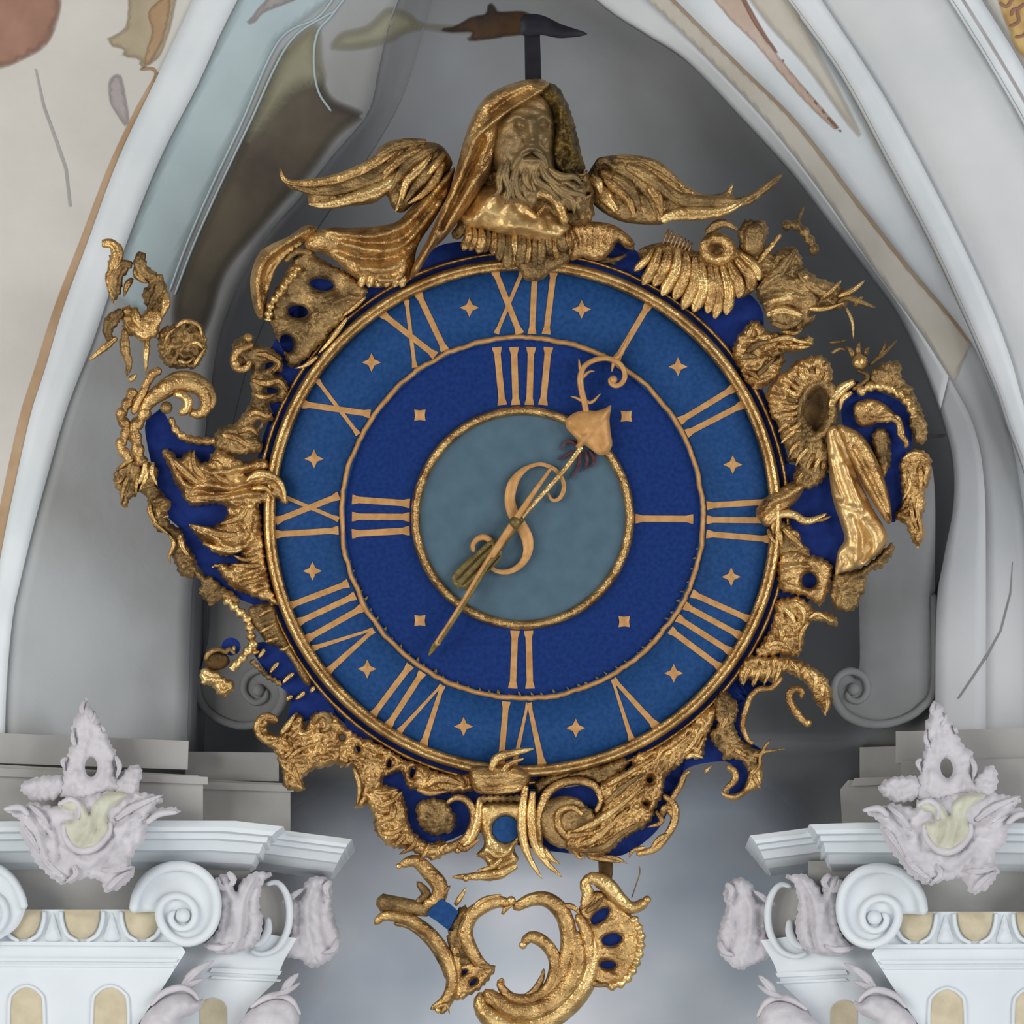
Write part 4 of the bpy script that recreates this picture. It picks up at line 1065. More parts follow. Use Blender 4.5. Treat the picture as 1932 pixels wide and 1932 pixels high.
crel('rocaille', 'D 1170,170 1230,115 1300,190 1315,400 1255,530 1200,420 1180,300', GD, z0=0, h=14, edge=10, noise=5, thick=16, ridge=[('ang', 90, 8, 5)])
ctube('D 1130,30 1230,50 1330,40 1390,90 1400,170 1450,240 1440,290', [5, 7, 7, 6, 6, 6, 4], G, z=14)
crel('swirl', 'D 200,810 300,680 400,620 520,560 610,590 560,700 480,780 370,850 310,940 240,900', G, z0=8, h=18, edge=13, noise=4, thick=24, strokes=[('D 240,860 340,740 460,680 580,610', 5, 9), ('D 300,850 400,760 500,720', 4, -7)])
ctube('D 300,920 360,860 440,830 530,845 600,890 690,880 790,830', [5, 7, 8, 8, 8, 6, 3], GP, z=14)
for p, w in (('D 330,700 280,780 220,860', 14), ('D 360,940 400,1020 420,1120', 18), ('D 300,960 340,1050 410,1090', 12), ('D 430,950 500,1020 600,1120', 20), ('D 480,980 540,1000 570,1060', 16), ('D 700,890 760,880 830,850', 10), ('D 600,910 570,880 550,850', 14)):
    cleaf(p, w, G, z0=12, h=7, lift=6)
crel('rocaille', 'D 330,960 420,900 520,960 580,1060 640,1130 640,1200 520,1160 400,1190 350,1080', GD, z0=0, h=13, edge=10, noise=6, thick=16)
crel('feather_fringe', 'D 390,-60 560,-60 640,90 760,200 805,330 795,480 700,600 560,630 515,550 545,420 470,390 480,320 405,200', GD, z0=4, h=15, edge=12, noise=5, thick=18, ridge=[('rad', 1380 + 760 * .2277, 780 + 0 * .2277, 26, 7)])
for i, p in enumerate(('D 480,60 430,110 385,160', 'D 540,130 460,200 410,250', 'D 590,220 510,290 470,370', 'D 640,280 570,360 530,440', 'D 690,330 640,430 620,500', 'D 740,350 700,440 690,520', 'D 770,380 760,440 740,500', 'D 600,480 560,540 540,600')):
    cleaf(p, 14, (G, GP)[i % 2], z0=14, h=7, lift=5, name='feather')
ov = ellipse(1540, 775, 26, 50, 14, 26)
orn = crel('oval_frame', ellipse(1540, 775, 40, 66, 14, 30), GD, z0=8, h=14, edge=12, noise=5, thick=22, holes=[ellipse(1538, 775, 22, 44, 14, 24)], ridge=[('rad', 1540, 775, 30, 6)])
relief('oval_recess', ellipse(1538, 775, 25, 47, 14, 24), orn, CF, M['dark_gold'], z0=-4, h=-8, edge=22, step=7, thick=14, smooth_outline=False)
crel('feather_fringe', 'C 440,1420 560,1320 680,1280 800,1320 845,1460 800,1540 700,1540 620,1570 570,1680 580,1820 620,1920 540,1940 430,1880 330,1770 285,1620 330,1520', G, z0=4, h=17, edge=13, noise=6, thick=20, ridge=[('rad', 1380 + 760 * .2277, 380 + 1700 * .2277, 30, 7)])
for i, a in enumerate(np.radians(np.arange(150, 275, 11))):
    c = np.array([1540, 768.0])
    d = np.array([math.cos(a), math.sin(a)])
    cleaf(np.array([c + d * np.array([32, 52]), c + d * np.array([48, 68]) + np.array([2, 4]), c + d * np.array([68, 90])]), 15, (G, GD, GP)[i % 3], z0=14, h=7, lift=8, name='feather')
crel('rocaille', 'C 120,1040 200,990 300,1080 420,1090 560,1130 650,1115 670,1190 560,1240 430,1260 445,1320 400,1410 330,1490 200,1560 100,1450 30,1320 15,1200 60,1100', G, z0=2, h=17, edge=13, noise=11, nlam=10, thick=20)
for p, w in (('C 300,1160 460,1130 560,1160 665,1170', 16), ('C 130,1140 160,1060 190,1000', 16), ('C 120,1260 230,1180 350,1160', 18), ('C 60,1300 140,1280 240,1300', 18), ('C 330,1290 380,1250 430,1270', 12), ('C 200,1450 280,1380 370,1290', 16), ('C 120,1400 180,1430 260,1500', 14), ('C 330,1340 390,1330 430,1260', 11), ('C 470,1190 580,1210 650,1200', 14)):
    cleaf(p, w, random.choice([G, GP, GD]), z0=16, h=8, lift=7, ser=.15)
ball('knob', 1380 + 1065 * .2277, 380 + 1330 * .2277, 15, clock, CF, GP, z=12)
for p, w in (('C 1010,1300 990,1240 940,1200', 14), ('C 1060,1290 1050,1220 1060,1160', 14), ('C 1110,1290 1120,1230 1150,1200', 12), ('C 1140,1360 1250,1270 1375,1145', 12), ('C 1210,1300 1260,1220 1275,1150', 10), ('C 800,1170 880,1165 960,1150', 8), ('C 830,1260 900,1220 960,1240', 10)):
    cleaf(p, w, GD, z0=4, h=6, lift=6)
ctube('C 1040,1400 1120,1430 1120,1480 1050,1530 1000,1560', [4, 5, 5, 5, 4], GD, z=6)
for p, w in (('C 1020,1490 910,1560 830,1680 850,1780', 26), ('C 1000,1580 920,1640 900,1740', 16), ('C 940,1560 860,1640 830,1740', 14)):
    cleaf(p, w, GP, z0=10, h=8, lift=8)
crel('rocaille', 'C 1150,1420 1250,1340 1390,1340 1420,1460 1500,1560 1560,1700 1620,1850 1600,1932 1520,1880 1500,1760 1430,1640 1320,1550 1180,1520', GD, z0=0, h=12, edge=10, noise=6, thick=16, ridge=[('rad', 1380 + 1220 * .2277, 380 + 1780 * .2277, 44, 6)])
ctube('C 1040,1590 1160,1535 1310,1550 1430,1630 1500,1730 1520,1800', 9, GP, name='bead_string', bead=.4, z=10)
crel('shell', 'C 1010,1700 1100,1640 1220,1650 1340,1740 1375,1810 1250,1820 1130,1870 1040,1840', G, z0=4, h=14, edge=10, thick=16, ridge=[('rad', 1380 + 1000 * .2277, 380 + 1880 * .2277, 18, 5)])
ctube('C 1270,1830 1360,1790 1400,1860 1420,1960', [4, 6, 6, 5], GP, z=12)
crel('rocaille', 'C 1490,1780 1560,1800 1610,1880 1600,2000 1520,1990 1480,1880', GD, z0=0, h=10, edge=8, noise=6, thick=12)
# scrolls and sprigs reaching right at two o'clock
crel('rocaille', 'C 60,260 120,160 260,170 300,260 260,380 330,440 480,370 570,440 610,560 740,640 900,700 990,790 920,880 760,900 620,860 420,780 240,740 180,560 80,420', GD, z0=-6, h=14, edge=14, noise=8, nlam=12, thick=14)
crel('rocaille', 'C 210,740 260,640 380,560 470,600 600,640 700,760 720,860 640,920 700,960 650,1010 560,1060 440,1060 330,990 270,880', GD, z0=4, h=16, edge=13, noise=5, thick=20, strokes=[('C 240,720 360,620 460,560', 5, 8), ('C 270,800 420,760 600,800', 5, 8), ('C 290,900 420,870 560,900', 5, -8)])
for p, w in (('C 220,740 370,620 480,470 540,380', 34), ('C 260,840 420,780 560,790 660,880', 34), ('C 290,940 430,900 560,940 660,980', 24), ('C 560,580 640,680 760,760 880,740', 26), ('C 590,600 610,620 650,660', 14), ('C 740,810 840,730 915,650', 15), ('C 880,790 1000,740 1105,655', 15), ('C 620,890 780,890 930,840', 14), ('C 880,840 960,800 1060,830 1200,885', 16),
             ('C 950,880 1000,1000 1010,1140', 9), ('C 1020,870 1050,820 1090,790', 12), ('C 540,1080 580,1010 610,980', 12), ('C 420,1080 540,1090 590,1040', 14), ('C 330,1000 440,1040 540,1020', 18)):
    cleaf(p, w, random.choice([G, GD, GP]), z0=10, h=8, lift=8)
ctube('C 200,530 300,410 410,270', [5, 6, 4], G, z=10)
ctube('C 420,220 500,190 580,230 640,310 680,380 670,450', 9, GD, name='bead_string', bead=.35, z=6)
cleaf('C 545,190 570,120 602,40', 9, GD, z0=4, h=5, lift=3)
crel('boss', ellipse(1423, 453, 23, 33, 5, 24), GD, z0=8, h=16, edge=20, thick=18)
# shell fan at half past one
fan = crel('shell_fan', 'B 790,1440 960,1380 1100,1400 1250,1450 1400,1400 1560,1440 1660,1570 1650,1700 1560,1780 1440,1760 1300,1760 1150,1720 1000,1620 860,1560', GD, z0=0, h=14, edge=14, noise=3, thick=16, ridge=[('rad', 1000 + 1200 * .2588, 100 + 1300 * .2588, 24, 6)])
for i, (p, w) in enumerate((('B 900,1420 850,1500 760,1590', 16), ('B 950,1410 900,1560 820,1690', 22), ('B 1010,1400 990,1540 900,1700', 24), ('B 1080,1420 1060,1590 960,1770', 24), ('B 1140,1440 1130,1620 1050,1800', 24), ('B 1200,1480 1200,1680 1110,1870', 24), ('B 1250,1520 1260,1720 1190,1890', 24),
                           ('B 1310,1550 1330,1740 1290,1900', 22), ('B 1350,1560 1385,1760 1345,1940', 20), ('B 1400,1550 1450,1730 1430,1910', 24), ('B 1450,1530 1520,1680 1520,1790', 24), ('B 1500,1500 1600,1620 1610,1740', 24), ('B 1530,1460 1640,1560 1670,1660', 20))):
    leaf('shell_flute', p, w, fan, CF, (GP, G, G)[i % 3], z0=14, h=10, lift=10, blunt=True, barb=1.5, thick=18)
crel('shell_eye', ellipse(1354, 470, 36, 31, 10, 26), G, z0=18, h=14, edge=14, thick=24, holes=[(1352, 470, 12, 9, 10)], ridge=[('rad', 1354, 470, 26, 6)])
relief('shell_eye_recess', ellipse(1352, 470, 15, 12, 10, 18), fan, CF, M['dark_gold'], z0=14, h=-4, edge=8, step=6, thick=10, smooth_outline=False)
for i in range(8):
    x, y = 985 + i * 24, 1290 + i * 14
    cleaf('B %d,%d %d,%d %d,%d' % (x + 30, y - 10, x + 5, y + 50, x - 20, y + 110), 7, G, name='comb_tooth', z0=8, h=5, lift=4, barb=0)
for p, w in (('B 1280,1310 1400,1240 1520,1290', 24), ('B 700,1470 640,1500 500,1530', 14), ('B 620,1540 560,1500 500,1520', 12), ('B 760,1430 700,1400 640,1330', 16)):
    cleaf(p, w, GD, z0=4, h=7, lift=6)

# ---- pendant cartouche below
pend = ctube('H 1290,1090 1320,1250 1290,1370 1200,1480 1090,1545 960,1545 860,1480 800,1430', [11.2, 18.8, 21.2, 22.5, 22.5, 21.2, 17.5, 11.2], G, name='pendant_cartouche', z=10)
PK = dict(parent=pend)
for p, r, m, zz in (('H 780,1440 790,1530 880,1610 1000,1640 1150,1590 1280,1490 1370,1360 1395,1200 1360,1090', [10.0, 20.0, 22.5, 22.5, 22.5, 22.5, 20.0, 16.2, 10.0], GP, 4),
                    ('H 850,1320 780,1280 725,1200 695,1110 725,1020 800,965 880,940 950,960', [6.2, 11.2, 13.8, 15.0, 15.0, 13.8, 12.5, 8.8], G, 8),
                    ('H 960,980 1060,930 1150,930 1230,1000 1265,1110 1260,1230 1215,1350 1150,1430 1060,1480 960,1475 900,1420 880,1370', [8.8, 12.5, 15.0, 16.2, 16.2, 16.2, 15.0, 15.0, 13.8, 12.5, 10.0, 6.2], G, 10),
                    ('H 1010,1175 1060,1135 1130,1165 1185,1240 1190,1330 1150,1420 1060,1480', [7.5, 12.5, 12.5, 12.5, 12.5, 11.2, 7.5], G, 14), ('H 1130,1310 1120,1360 1080,1430 1020,1470', [2.5, 6.2, 7.5, 5.0], GD, 10),
                    ('H 330,742 420,715 500,785 555,855 540,930 460,970', [6.2, 12.5, 15.0, 16.2, 15.0, 10.0], G, 8), ('H 430,830 480,900 420,950', [5.0, 10.0, 5.0], GD, 6),
                    ('H 205,940 300,955 420,975 520,1000', [17.5, 16.2, 15.0, 10.0], GD, 4), ('H 195,1065 250,1020 360,1030 470,1090 555,1180 610,1290 625,1390 590,1480 505,1535', [6.2, 11.2, 12.5, 12.5, 12.5, 12.5, 12.5, 11.2, 5.0], G, 8),
                    ('H 300,1060 400,1080 500,1160 570,1270 600,1370', [3.8, 7.5, 8.8, 8.8, 5.0], GD, 2), ('H 640,1180 650,1290 640,1400 600,1500 560,1560', [8.8, 10.0, 10.0, 8.8, 5.0], G, 4),
                    ('H 1345,980 1375,900 1355,845 1400,810 1480,850 1545,925 1620,975 1705,935', [8.8, 12.5, 10.0, 15.0, 16.2, 13.8, 11.2, 10.0], GP, 12),
                    ('H 1310,1010 1360,1100 1380,1220 1370,1330', [7.5, 12.5, 12.5, 7.5], G, 12)):
    ctube(p, r, m, z=zz, **PK)
crel('pendant_shell', 'H 1320,990 1380,900 1440,880 1520,930 1600,1000 1645,1060 1665,1150 1645,1280 1570,1385 1480,1415 1400,1375 1385,1280 1395,1180 1370,1060', G, pend, z0=2, h=12, edge=11, thick=12, noise=4,
     holes=[(640 + 1440 * .3416, 1380 + 1020 * .3416, 21, 10, -40), (640 + 1505 * .3416, 1380 + 1150 * .3416, 19, 11, -10), (640 + 1485 * .3416, 1380 + 1290 * .3416, 15, 7, 0)], ridge=[('rad', 640 + 1330 * .3416, 1380 + 1160 * .3416, 22, 4)])
ctube('H 1620,1020 1665,1130 1645,1260 1580,1375 1480,1415', 8, GP, name='bead_string', bead=.45, z=10, **PK)
crel('pendant_scrap', 'H 630,1340 700,1280 780,1285 860,1300 835,1360 780,1425 700,1465 640,1475', G, pend, z0=0, h=12, edge=10, thick=12, noise=5, holes=[(640 + 688 * .3416, 1380 + 1330 * .3416, 7, 4, -30), (640 + 740 * .3416, 1380 + 1385 * .3416, 8, 4, -45)])
crel('pendant_scrap', 'H 640,1000 700,960 720,1020 690,1090 690,1200 740,1280 660,1310 610,1220 600,1110', GD, pend, z0=-2, h=12, edge=10, thick=12, noise=8, nlam=8)
for p, w in (('H 560,930 590,880 615,850', 14), ('H 640,960 680,900 700,860', 14), ('H 720,1000 800,930 900,900', 16), ('H 980,960 1080,910 1180,930', 16), ('H 1330,980 1380,940 1420,900', 14), ('H 1360,1000 1420,960 1470,900', 14), ('H 900,1010 920,980 960,960', 12), ('H 1270,1480 1330,1430 1360,1340', 20), ('H 800,1470 850,1500 880,1480', 16),
             ('H 1230,960 1290,970 1330,1010', 16), ('H 660,1110 690,1040 740,1000', 12), ('H 700,1440 670,1470 690,1480', 8), ('H 880,1390 900,1370 910,1400', 10), ('H 520,1530 590,1510 610,1560', 10), ('H 760,1290 820,1300 860,1310', 12), ('H 1380,1380 1430,1400 1500,1400', 14)):
    cleaf(p, w, random.choice([G, GP, GD]), z0=12, h=6, lift=6, **PK)
for x, y, r in ((950, 935, 9), (330, 745, 6), (1700, 930, 8), (1015, 1180, 8), (545, 1540, 6)):
    ball('pendant_knob', 640 + x * .3416, 1380 + y * .3416, r, pend, CF, GP, z=12)
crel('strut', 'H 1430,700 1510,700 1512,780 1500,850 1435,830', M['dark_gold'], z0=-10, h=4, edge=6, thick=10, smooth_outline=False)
ctube('H 1655,740 1660,780 1635,860 1615,920', 1.2, M['hand_dark'], name='cord', z=-6)

# ================================================================== fixings
br = thing('iron_bracket', 'dark flat iron bar holding the clock above the bearded head', 'bracket')
CFW = np.array(clock.matrix_world)


def clock_world(px, py, w):
    v = clock_frame(px, py, w)
    return v @ CFW[:3, :3].T + CFW[:3, 3]


br.location = Vector(clock_world(np.array([1005.0]), np.array([150.0]), np.array([0.0]))[0])
rel = np.array(br.location)
BF = lambda px, py, w: clock_world(px, py, w) - rel
bar = relief('bar', np.array([(989, 40), (1018, 40), (1022, 166), (991, 166)], float), br, BF, M['iron'], z0=-6, h=1, edge=3, step=20, thick=12, smooth_outline=False)
relief('flange', pts('P 985,30 1020,28 1060,46 1108,64 1060,72 1020,66 985,66'), br, BF, M['iron'], z0=4, h=6, edge=10, step=8, thick=16)
tube('stay', np.array([(1004, 46), (1004, 44), (1004, 40)], float), [12, 12, 12], br, BF, M['iron'], z=-10, dz=-260)
pin = thing('iron_pin', 'thin black iron pin sticking out beyond the right edge of the clock', 'pin')
pin.location = Vector(clock_world(np.array([1740.0]), np.array([824.0]), np.array([-10.0]))[0])
rel2 = np.array(pin.location)
PF = lambda px, py, w: clock_world(px, py, w) - rel2
tube('rod', 'P 1728,826 1755,824 1784,821', [5, 4, 4], pin, PF, M['iron'], z=-8, dz=-140)
ball('rod_head', 1730, 826, 7, pin, PF, M['iron'], z=-8)

# ================================================================== capitals, consoles, stucco
def grid(name, rows, parent, mat, root, back=.06):
    """rows of (px, py, y) joined into a moulding, closed behind"""
    R = [at(*np.array(r, float).T) - root for r in rows]
    k, n = len(R), len(R[0])
    V = np.concatenate(R)
    yb = V[:, 1].max() + back
    Wv = V.copy()
    Wv[:, 1] = yb
    N = len(V)
    f = []
    for i in range(k - 1):
        for j in range(n - 1):
            a = i * n + j
            f.append((a, a + n, a + n + 1, a + 1))
            f.append((N + a, N + a + 1, N + a + n + 1, N + a + n))
    edge = list(range(n)) + [i * n + n - 1 for i in range(1, k)] + [(k - 1) * n + j for j in range(n - 2, -1, -1)] + [i * n for i in range(k - 2, 0, -1)]
    for a, b in zip(edge, edge[1:] + edge[:1]):
        f.append((a, b, N + b, N + a))
    o = link(name, np.concatenate([V, Wv]), f, mat, parent, smooth=False)
    fix_normals(o)
    return o


PROFILE = [(0, .17), (12, .16), (20, .165), (24, .20), (34, .21), (38, .24), (56, .27), (60, .30), (78, .36), (92, .46)]


def spiral(cx, cy, r0, r1, a0, turns, n=50, sx=1):
    t = np.linspace(0, 1, n)
    a = a0 + turns * 2 * math.pi * t
    r = r0 + (r1 - r0) * t ** .8
    return np.stack([cx + sx * r * np.cos(a), cy + r * np.sin(a)], 1)


def capital(side):
    left = side < 0
    mx = (lambda x: x) if left else (lambda x: 1995 - x)
    dy = 0 if left else 4
    root_xy = at(mx(343), 1900, .35)
    root = thing('capital', ('white stucco capital with scroll volutes and acanthus at the lower left of the clock' if left else
                             'white stucco capital with scroll volutes and acanthus at the lower right of the clock'), 'capital', root_xy, 'pilaster capitals under the arch')
    rt = np.array(root_xy)

    def P(lst):
        q = np.array([(mx(x), y + dy) for x, y in lst], float)
        return q

    def fr(y0):
        return wall_frame(y0, rt)

    def JP(s):
        q = pts(s)
        q[:, 0] = [mx(x) for x in q[:, 0]]
        q[:, 1] += dy
        return q
    # abacus, near and far piece
    xe, xf, x2 = (535, 470, 664) if left else (468, 425, 580)
    rows, rows2 = [], []
    for i, (d, y) in enumerate(PROFILE):
        t = d / 92
        end = xe - (xe - xf) * (t ** .7) - (4 if i in (3, 5, 7) else 0)
        sl = np.interp
        xs = np.array([-230, 120, 260, end - 90, end])
        ys = 1548 + d + np.where(xs > 440, (xs - 440) * .12, 0) + np.where(xs < 100, 4, 0)
        rows.append([(mx(x), yy + dy, y) for x, yy in zip(xs, ys)])
        end2 = x2 - 40 * (t ** .8)
        xs = np.array([xf - 30, end2 - 60, end2 - 20, end2])
        ys = 1562 + d * .85 + (xs - 500) * .13
        rows2.append([(mx(x), yy + dy, y + .17) for x, yy in zip(xs, ys)])
    grid('abacus', rows, root, M['stone'], rt)
    grid('abacus_side', rows2, root, M['stone'], rt)
    # bell: necking, frieze behind the eggs, fascia
    plate('frieze', P([(-240, 1620), (470, 1620), (470, 1730), (-240, 1730)]), root, fr(.46), M['shade'], -60, 0, step=60)
    plate('bell', P([(-240, 1716), (300, 1716), (350, 1796), (312, 1856), (262, 1930), (250, 2040), (-240, 2040)]), root, fr(.31), M['stone'], -80, 0, step=60)
    plate('bell_side', P([(330, 1740), (560, 1770), (536, 1812), (520, 1852), (470, 1900), (440, 1960), (430, 2040), (230, 2040)]), root, fr(.44), M['stone'], -80, 0, step=60)
    for y0, y1, e0, e1, zz in ((1775, 1782, 352, 346, 8), (1806, 1812, 336, 330, 5), (1818, 1822, 330, 326, 4)):
        plate('fillet', P([(-240, y0), (e0, y0 + 3), (e1, y1 + 3), (-240, y1)]), root, fr(.31), M['stone'], -2, zz, step=60)
    for y0, y1 in ((1826, 1834), (1842, 1846)):
        plate('fillet', P([(400, y0), (532, y0 + 6), (528, y1 + 6), (395, y1)]), root, fr(.44), M['stone'], -2, 6, step=60)
    # egg and dart
    for x in (44, 155, 268):
        o = [(x - 34, 1716)] + [(x - 34 * math.cos(a), 1716 + 56 * math.sin(a) ** .8) for a in np.linspace(.2, math.pi - .2, 9)] + [(x + 34, 1716)]
        relief('egg', P(o), root, fr(.31), M['egg'], z0=2, h=12, edge=26, step=8, thick=4, smooth_outline=False)
        for s in (-1, 1):
            tube('egg_rim', P([(x + s * 40, 1718), (x + s * 38, 1740), (x + s * 28, 1764), (x + s * 8, 1776)]), 4, root, fr(.31), M['stone'], z=6)
    for x in (100, 211):
        relief('dart', P([(x, 1722), (x + 8, 1745), (x + 14, 1774), (x - 14, 1774), (x - 8, 1745)]), root, fr(.31), M['stone'], z0=2, h=8, edge=8, step=6, thick=4, noise=4, nlam=6)
    # flutes
    for x, w in ((50, 30), (208, 31)):
        o = [(x - w, 2030), (x - w, 1890)] + [(x - w * math.cos(a), 1888 - 26 * math.sin(a)) for a in np.linspace(.2, math.pi - .2, 9)] + [(x + w, 1890), (x + w, 2030)]
        relief('flute', P(o), root, fr(.31), M['egg'], z0=2, h=-1.5, edge=10, step=10, thick=3, smooth_outline=False)
        tube('flute_rim', P([(x - w - 3, 2030), (x - w - 3, 1900), (x - w * .8, 1872), (x, 1860), (x + w * .8, 1872), (x + w + 3, 1900), (x + w + 3, 2030)]), 3.5, root, fr(.31), M['stone'], z=2)
    o = [(378, 2030), (378, 1905)] + [(402 - 26 * math.cos(a), 1905 - 22 * math.sin(a)) for a in np.linspace(.2, math.pi - .2, 7)] + [(428, 1905), (428, 2030)]
    relief('flute', P(o), root, fr(.44), M['egg'], z0=2, h=-1.5, edge=10, step=10, thick=3, smooth_outline=False)
    # front volute
    vol = relief('volute', P([(250, 1720), (254, 1692), (270, 1660), (300, 1637), (338, 1630), (376, 1638), (402, 1662), (415, 1700), (412, 1740), (392, 1770), (356, 1782), (322, 1774), (300, 1750), (294, 1722)]),
                 root, fr(.30), M['stone'], z0=8, h=8, edge=10, step=5, thick=36)
    sp = np.concatenate([np.array([(252, 1722), (257, 1690), (274, 1660), (304, 1640), (338, 1634), (372, 1642), (398, 1666), (409, 1700), (405, 1738), (386, 1766), (354, 1778), (324, 1768), (305, 1744), (300, 1718), (310, 1698), (330, 1690), (352, 1696), (366, 1712), (368, 1732), (358, 1748), (340, 1752), (326, 1742), (322, 1728), (330, 1718)])])
    tube('volute_band', P(sp), [9, 10, 10, 9, 9, 8, 7, 6], vol, fr(.30), M['stone'], z=22)
    ball('volute_eye', mx(345), 1727 + dy, 14, vol, fr(.30), M['stone'], z=20)
    lo = [(128 - 90 + 8, 1714)]
    # second volute at the frame edge
    vol2 = relief('volute', P([(-60, 1630), (-10, 1632), (26, 1656), (44, 1690), (48, 1716), (20, 1760), (-60, 1780)]), root, fr(.28), M['stone'], z0=8, h=8, edge=10, step=7, thick=36)
    tube('volute_band', P([(-60, 1634), (-12, 1636), (22, 1658), (40, 1690), (46, 1716)]), [10, 9, 8, 8], vol2, fr(.28), M['stone'], z=20)
    tube('volute_band', P([(-60, 1684), (-20, 1686), (4, 1702), (10, 1730), (-6, 1756), (-40, 1766)]), [8, 8, 7, 6], vol2, fr(.28), M['stone'], z=20)
    # corner leaf, hollow side scroll, outer leaf
    al = relief('acanthus', JP('J 1200,1040 1250,1020 1290,1060 1300,1120 1330,1070 1400,1010 1480,1020 1450,1080 1430,1180 1450,1280 1440,1360 1400,1420 1310,1450 1220,1460 1130,1420 1190,1350 1220,1240 1215,1140'), root, fr(.36), M['leafstone'], z0=14, h=16, edge=16, step=5, thick=50, noise=5, nlam=14, rim=(9, 6), jag=2.5,
                strokes=[(JP('J 1240,1080 1300,1220 1310,1420'), 6, 8), (JP('J 1440,1040 1380,1140 1370,1300 1330,1430'), 5, -8), (JP('J 1400,1050 1340,1180 1330,1380'), 5, 8), (JP('J 1270,1150 1250,1300 1200,1420'), 5, -6)])
    relief('side_scroll', JP('J 1440,1090 1500,1060 1560,1090 1590,1180 1590,1300 1560,1400 1490,1460 1400,1450 1370,1440 1430,1380 1450,1280 1430,1180'), root, fr(.44), M['shade'], z0=0, h=-14, edge=30, step=6, thick=40)
    tube('side_scroll_rim', JP('J 1470,1080 1530,1070 1580,1130 1600,1230 1585,1340 1530,1430 1450,1465 1380,1445'), [4, 6, 7, 7, 7, 6, 5, 4], root, fr(.44), M['stone'], z=6)
    tube('side_scroll_curl', JP('J 1480,1260 1480,1330 1450,1390 1400,1420'), [5, 8, 8, 5], root, fr(.44), M['stone'], z=6)
    relief('acanthus', JP('J 1660,1150 1680,1080 1740,1035 1810,1050 1840,1120 1830,1200 1860,1300 1880,1400 1830,1490 1740,1540 1660,1500 1580,1480 1560,1420 1600,1340 1600,1240 1580,1180'), root, fr(.52), M['leafstone'], z0=10, h=18, edge=18, step=5, thick=60, noise=6, nlam=14, rim=(9, 6), jag=2.5,
           strokes=[(JP('J 1740,1060 1700,1200 1700,1340 1750,1520'), 6, 8), (JP('J 1640,1200 1640,1340 1680,1480'), 5, -8), (JP('J 1790,1120 1780,1280 1820,1440'), 5, -8), (JP('J 1800,1070 1820,1130 1790,1170'), 4, -8)])
    for s in ('J 1200,1040 1210,1090 1280,1110', 'J 1260,1010 1290,1060 1250,1100', 'J 1500,1020 1420,1060 1390,1140', 'J 1560,1180 1620,1140 1680,1100', 'J 1830,1060 1800,1100 1820,1160', 'J 1870,1380 1840,1440 1780,1460', 'J 1620,1360 1600,1420 1560,1480', 'J 1140,1420 1220,1430 1290,1400'):
        leaf('leaf_curl', JP(s), 18, al, fr(.36 if float(s.split()[1].split(',')[0]) < 1500 else .52), M['leafstone'], z0=28, h=7, lift=6, ser=.15)
    # stems and round blossoms at the foot
    for s, w in (('J 1010,1640 1060,1580 1110,1540 1180,1500', 22), ('J 1000,1660 1080,1620 1130,1600', 18), ('J 1560,1680 1600,1620 1650,1570', 22), ('J 1000,1640 900,1680 850,1730', 16), ('J 1520,1690 1600,1660 1660,1620', 16)):
        leaf('stem_leaf', JP(s), w, root, fr(.36), M['leafstone'], z0=10, h=8, lift=6, ser=.15, thick=30)
    for s, yy in (('J 780,1830 860,1740 940,1690 1040,1680 1090,1720 1130,1700 1110,1760 1060,1800 990,1840 980,1960 780,1960', .32), ('J 1310,1860 1400,1760 1500,1710 1600,1720 1650,1780 1640,1880 1560,1960 1310,1960', .40)):
        relief('blossom', JP(s), root, fr(yy), M['leafstone'], z0=10, h=30, edge=34, step=6, thick=40, noise=6, nlam=20)
    for s, yy in (('J 830,1750 900,1680 1000,1650 1070,1680 1100,1720', .32), ('J 1380,1760 1460,1710 1540,1690 1610,1720 1660,1800', .40)):
        tube('blossom_rim', JP(s), [3, 6, 7, 6, 3], root, fr(yy), M['leafstone'], z=20)
    return root


capital(-1)
capital(1)


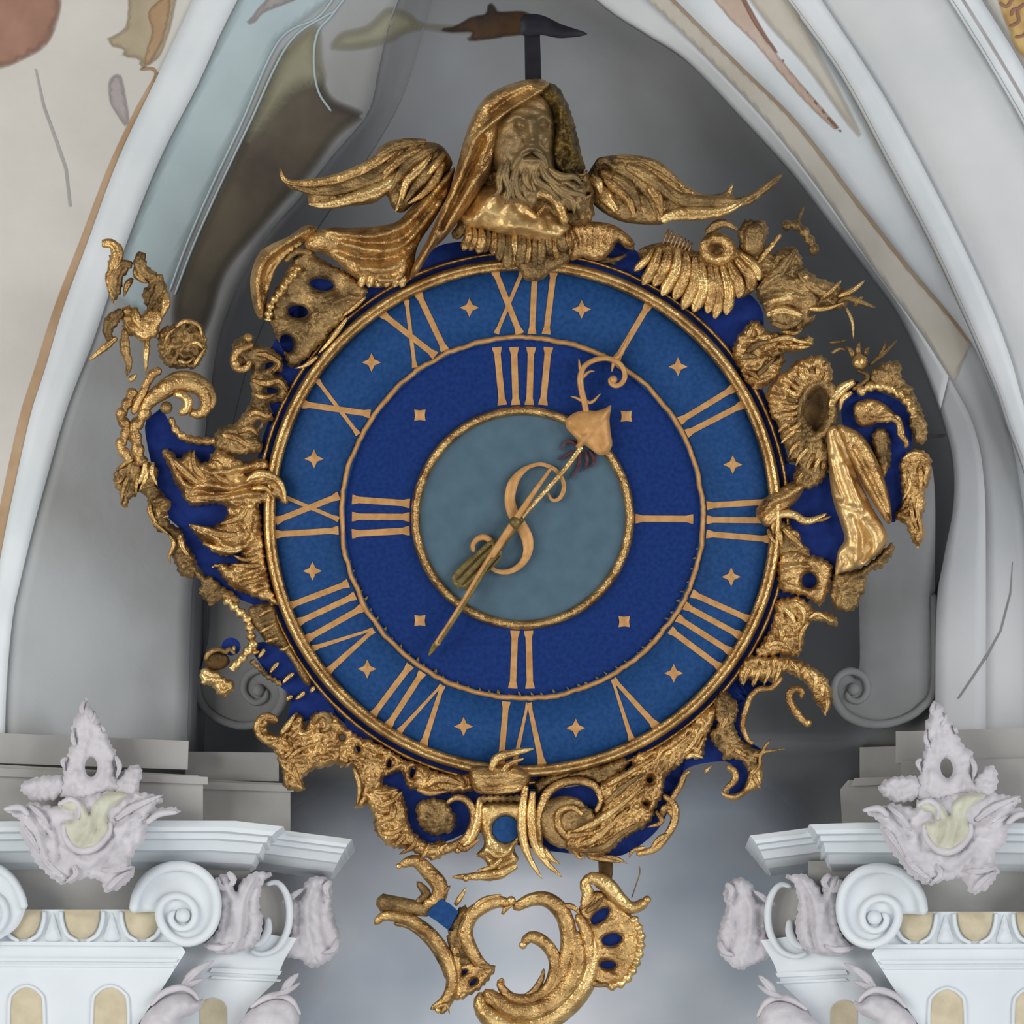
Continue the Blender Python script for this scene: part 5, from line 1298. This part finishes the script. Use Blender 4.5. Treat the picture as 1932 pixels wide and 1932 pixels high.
def stucco(dx, lean, label):
    lo = at(190 + dx, 1680, .20)
    root = thing('stucco_ornament', label, 'ornament', lo, 'stucco ornaments on the cornices')
    rt = np.array(lo)
    fr = wall_frame(.12, rt)

    def T(s):
        q = pts(s) if isinstance(s, str) else np.asarray(s, float)
        q = q.copy()
        q[:, 0] += dx + (q[:, 1] - 1330) * lean
        if dx:
            q[:, 1] += 2
        return q
    hole = T(ellipse(172, 1447, 12, 19, 0, 14))
    pin_ = relief('finial', T('J 470,60 520,130 565,190 600,290 645,350 640,420 645,500 690,565 560,580 500,600 420,610 335,600 330,520 360,440 385,330 415,280 400,220 440,120'), root, fr, M['leafstone'], z0=6, h=14, edge=14, step=5, thick=14, holes=[hole], noise=6, nlam=12, rim=(9, 6), jag=3.5,
                  strokes=[(T('J 470,120 480,250 460,340'), 5, 7), (T('J 420,460 400,560'), 5, 6), (T('J 600,420 590,540'), 5, 6)])
    bod = relief('cartouche', T('J 20,660 120,650 180,630 230,640 320,650 330,610 440,600 520,570 620,560 720,570 880,590 900,620 850,650 980,660 985,690 880,695 820,735 800,830 750,885 720,960 745,1000 690,1080 590,1120 540,1050 440,1050 350,1075 280,1040 190,940 130,830 100,720'), root, fr, M['leafstone'], z0=10, h=20, edge=26, step=5.5, thick=14, noise=7, nlam=12, rim=(10, 6), jag=3.5,
                 strokes=[(T('J 640,780 760,700 880,600'), 6, 10), (T('J 640,720 740,640 840,600'), 5, -9), (T('J 680,800 780,740 960,680'), 5, 8), (T('J 120,670 200,760 230,880 300,1020'), 6, 9), (T('J 60,660 170,700 260,800'), 5, -8), (T('J 240,680 320,800 330,940'), 6, -7),
                          (T('J 560,1080 620,1000 720,960'), 5, 8), (T('J 400,920 480,960 600,880 700,760'), 6, 8), (T('J 400,1000 500,1010 600,940'), 5, -7)])
    for s in ('J 120,560 150,500 230,480 345,480 355,545 310,605 200,615', 'J 640,510 720,425 775,430 775,520 725,595 650,590'):
        relief('puff', T(s), root, fr, M['leafstone'], z0=6, h=14, edge=14, step=5, thick=14, noise=8, nlam=9, rim=(8, 7), jag=3)
    relief('shell', T('J 320,640 380,605 450,620 495,690 520,630 600,570 705,580 640,640 590,700 615,770 565,850 480,895 400,875 355,800 350,730 405,725 410,680 360,665'), root, fr, M['shellstone'], z0=30, h=14, edge=14, step=5, thick=24, noise=4,
           strokes=[(T('J 500,690 480,780 440,860'), 5, 7), (T('J 560,640 540,740 500,850'), 5, -8), (T('J 400,640 440,720 420,820'), 5, -7)])
    for p, r in (('J 350,740 360,820 430,890 520,880 600,800 610,730', [4, 6, 7, 7, 6, 4]), ('J 320,640 390,610 440,650 430,720', [4, 6, 6, 4]), ('J 20,665 110,655 160,700', [4, 7, 5]), ('J 980,680 880,690 810,740', [4, 7, 5])):
        tube('rim', T(p), r, bod, fr, M['leafstone'], z=38)
    for p, w in (('J 640,720 740,650 900,585', 20), ('J 660,800 760,730 830,690', 18), ('J 220,900 280,980 380,1060', 18), ('J 560,1000 640,1000 740,980', 18), ('J 590,1110 650,1050 730,1000', 18), ('J 130,760 190,850 230,930', 18), ('J 160,640 230,700 280,780', 16), ('J 400,960 420,1020 360,1070', 16), ('J 300,1010 350,1040 330,1070', 14)):
        leaf('leaf_curl', T(p), w, bod, fr, M['leafstone'], z0=26, h=8, lift=6, ser=.15)
    for p, w in (('J 420,320 400,270 410,215', 12), ('J 580,240 560,190', 10), ('J 370,380 345,400 360,450', 12), ('J 640,370 660,430 640,500', 14), ('J 470,150 450,110 470,55', 14), ('J 490,200 520,160 525,120', 10)):
        leaf('leaf_curl', T(p), w, pin_, fr, M['leafstone'], z0=16, h=6, lift=5)
    return root


stucco(0, 0, 'white stucco shell ornament with pointed finial rising from the left capital')
stucco(1604, .085, 'white stucco shell ornament with pointed finial rising from the right capital')


def console(label, outline, sp, eye, y0):
    c = outline.mean(0)
    lo = at(c[0], outline[:, 1].max(), y0)
    root = thing('scroll_console', label, 'console', lo, 'scroll consoles inside the niche')
    fr = wall_frame(y0, np.array(lo))
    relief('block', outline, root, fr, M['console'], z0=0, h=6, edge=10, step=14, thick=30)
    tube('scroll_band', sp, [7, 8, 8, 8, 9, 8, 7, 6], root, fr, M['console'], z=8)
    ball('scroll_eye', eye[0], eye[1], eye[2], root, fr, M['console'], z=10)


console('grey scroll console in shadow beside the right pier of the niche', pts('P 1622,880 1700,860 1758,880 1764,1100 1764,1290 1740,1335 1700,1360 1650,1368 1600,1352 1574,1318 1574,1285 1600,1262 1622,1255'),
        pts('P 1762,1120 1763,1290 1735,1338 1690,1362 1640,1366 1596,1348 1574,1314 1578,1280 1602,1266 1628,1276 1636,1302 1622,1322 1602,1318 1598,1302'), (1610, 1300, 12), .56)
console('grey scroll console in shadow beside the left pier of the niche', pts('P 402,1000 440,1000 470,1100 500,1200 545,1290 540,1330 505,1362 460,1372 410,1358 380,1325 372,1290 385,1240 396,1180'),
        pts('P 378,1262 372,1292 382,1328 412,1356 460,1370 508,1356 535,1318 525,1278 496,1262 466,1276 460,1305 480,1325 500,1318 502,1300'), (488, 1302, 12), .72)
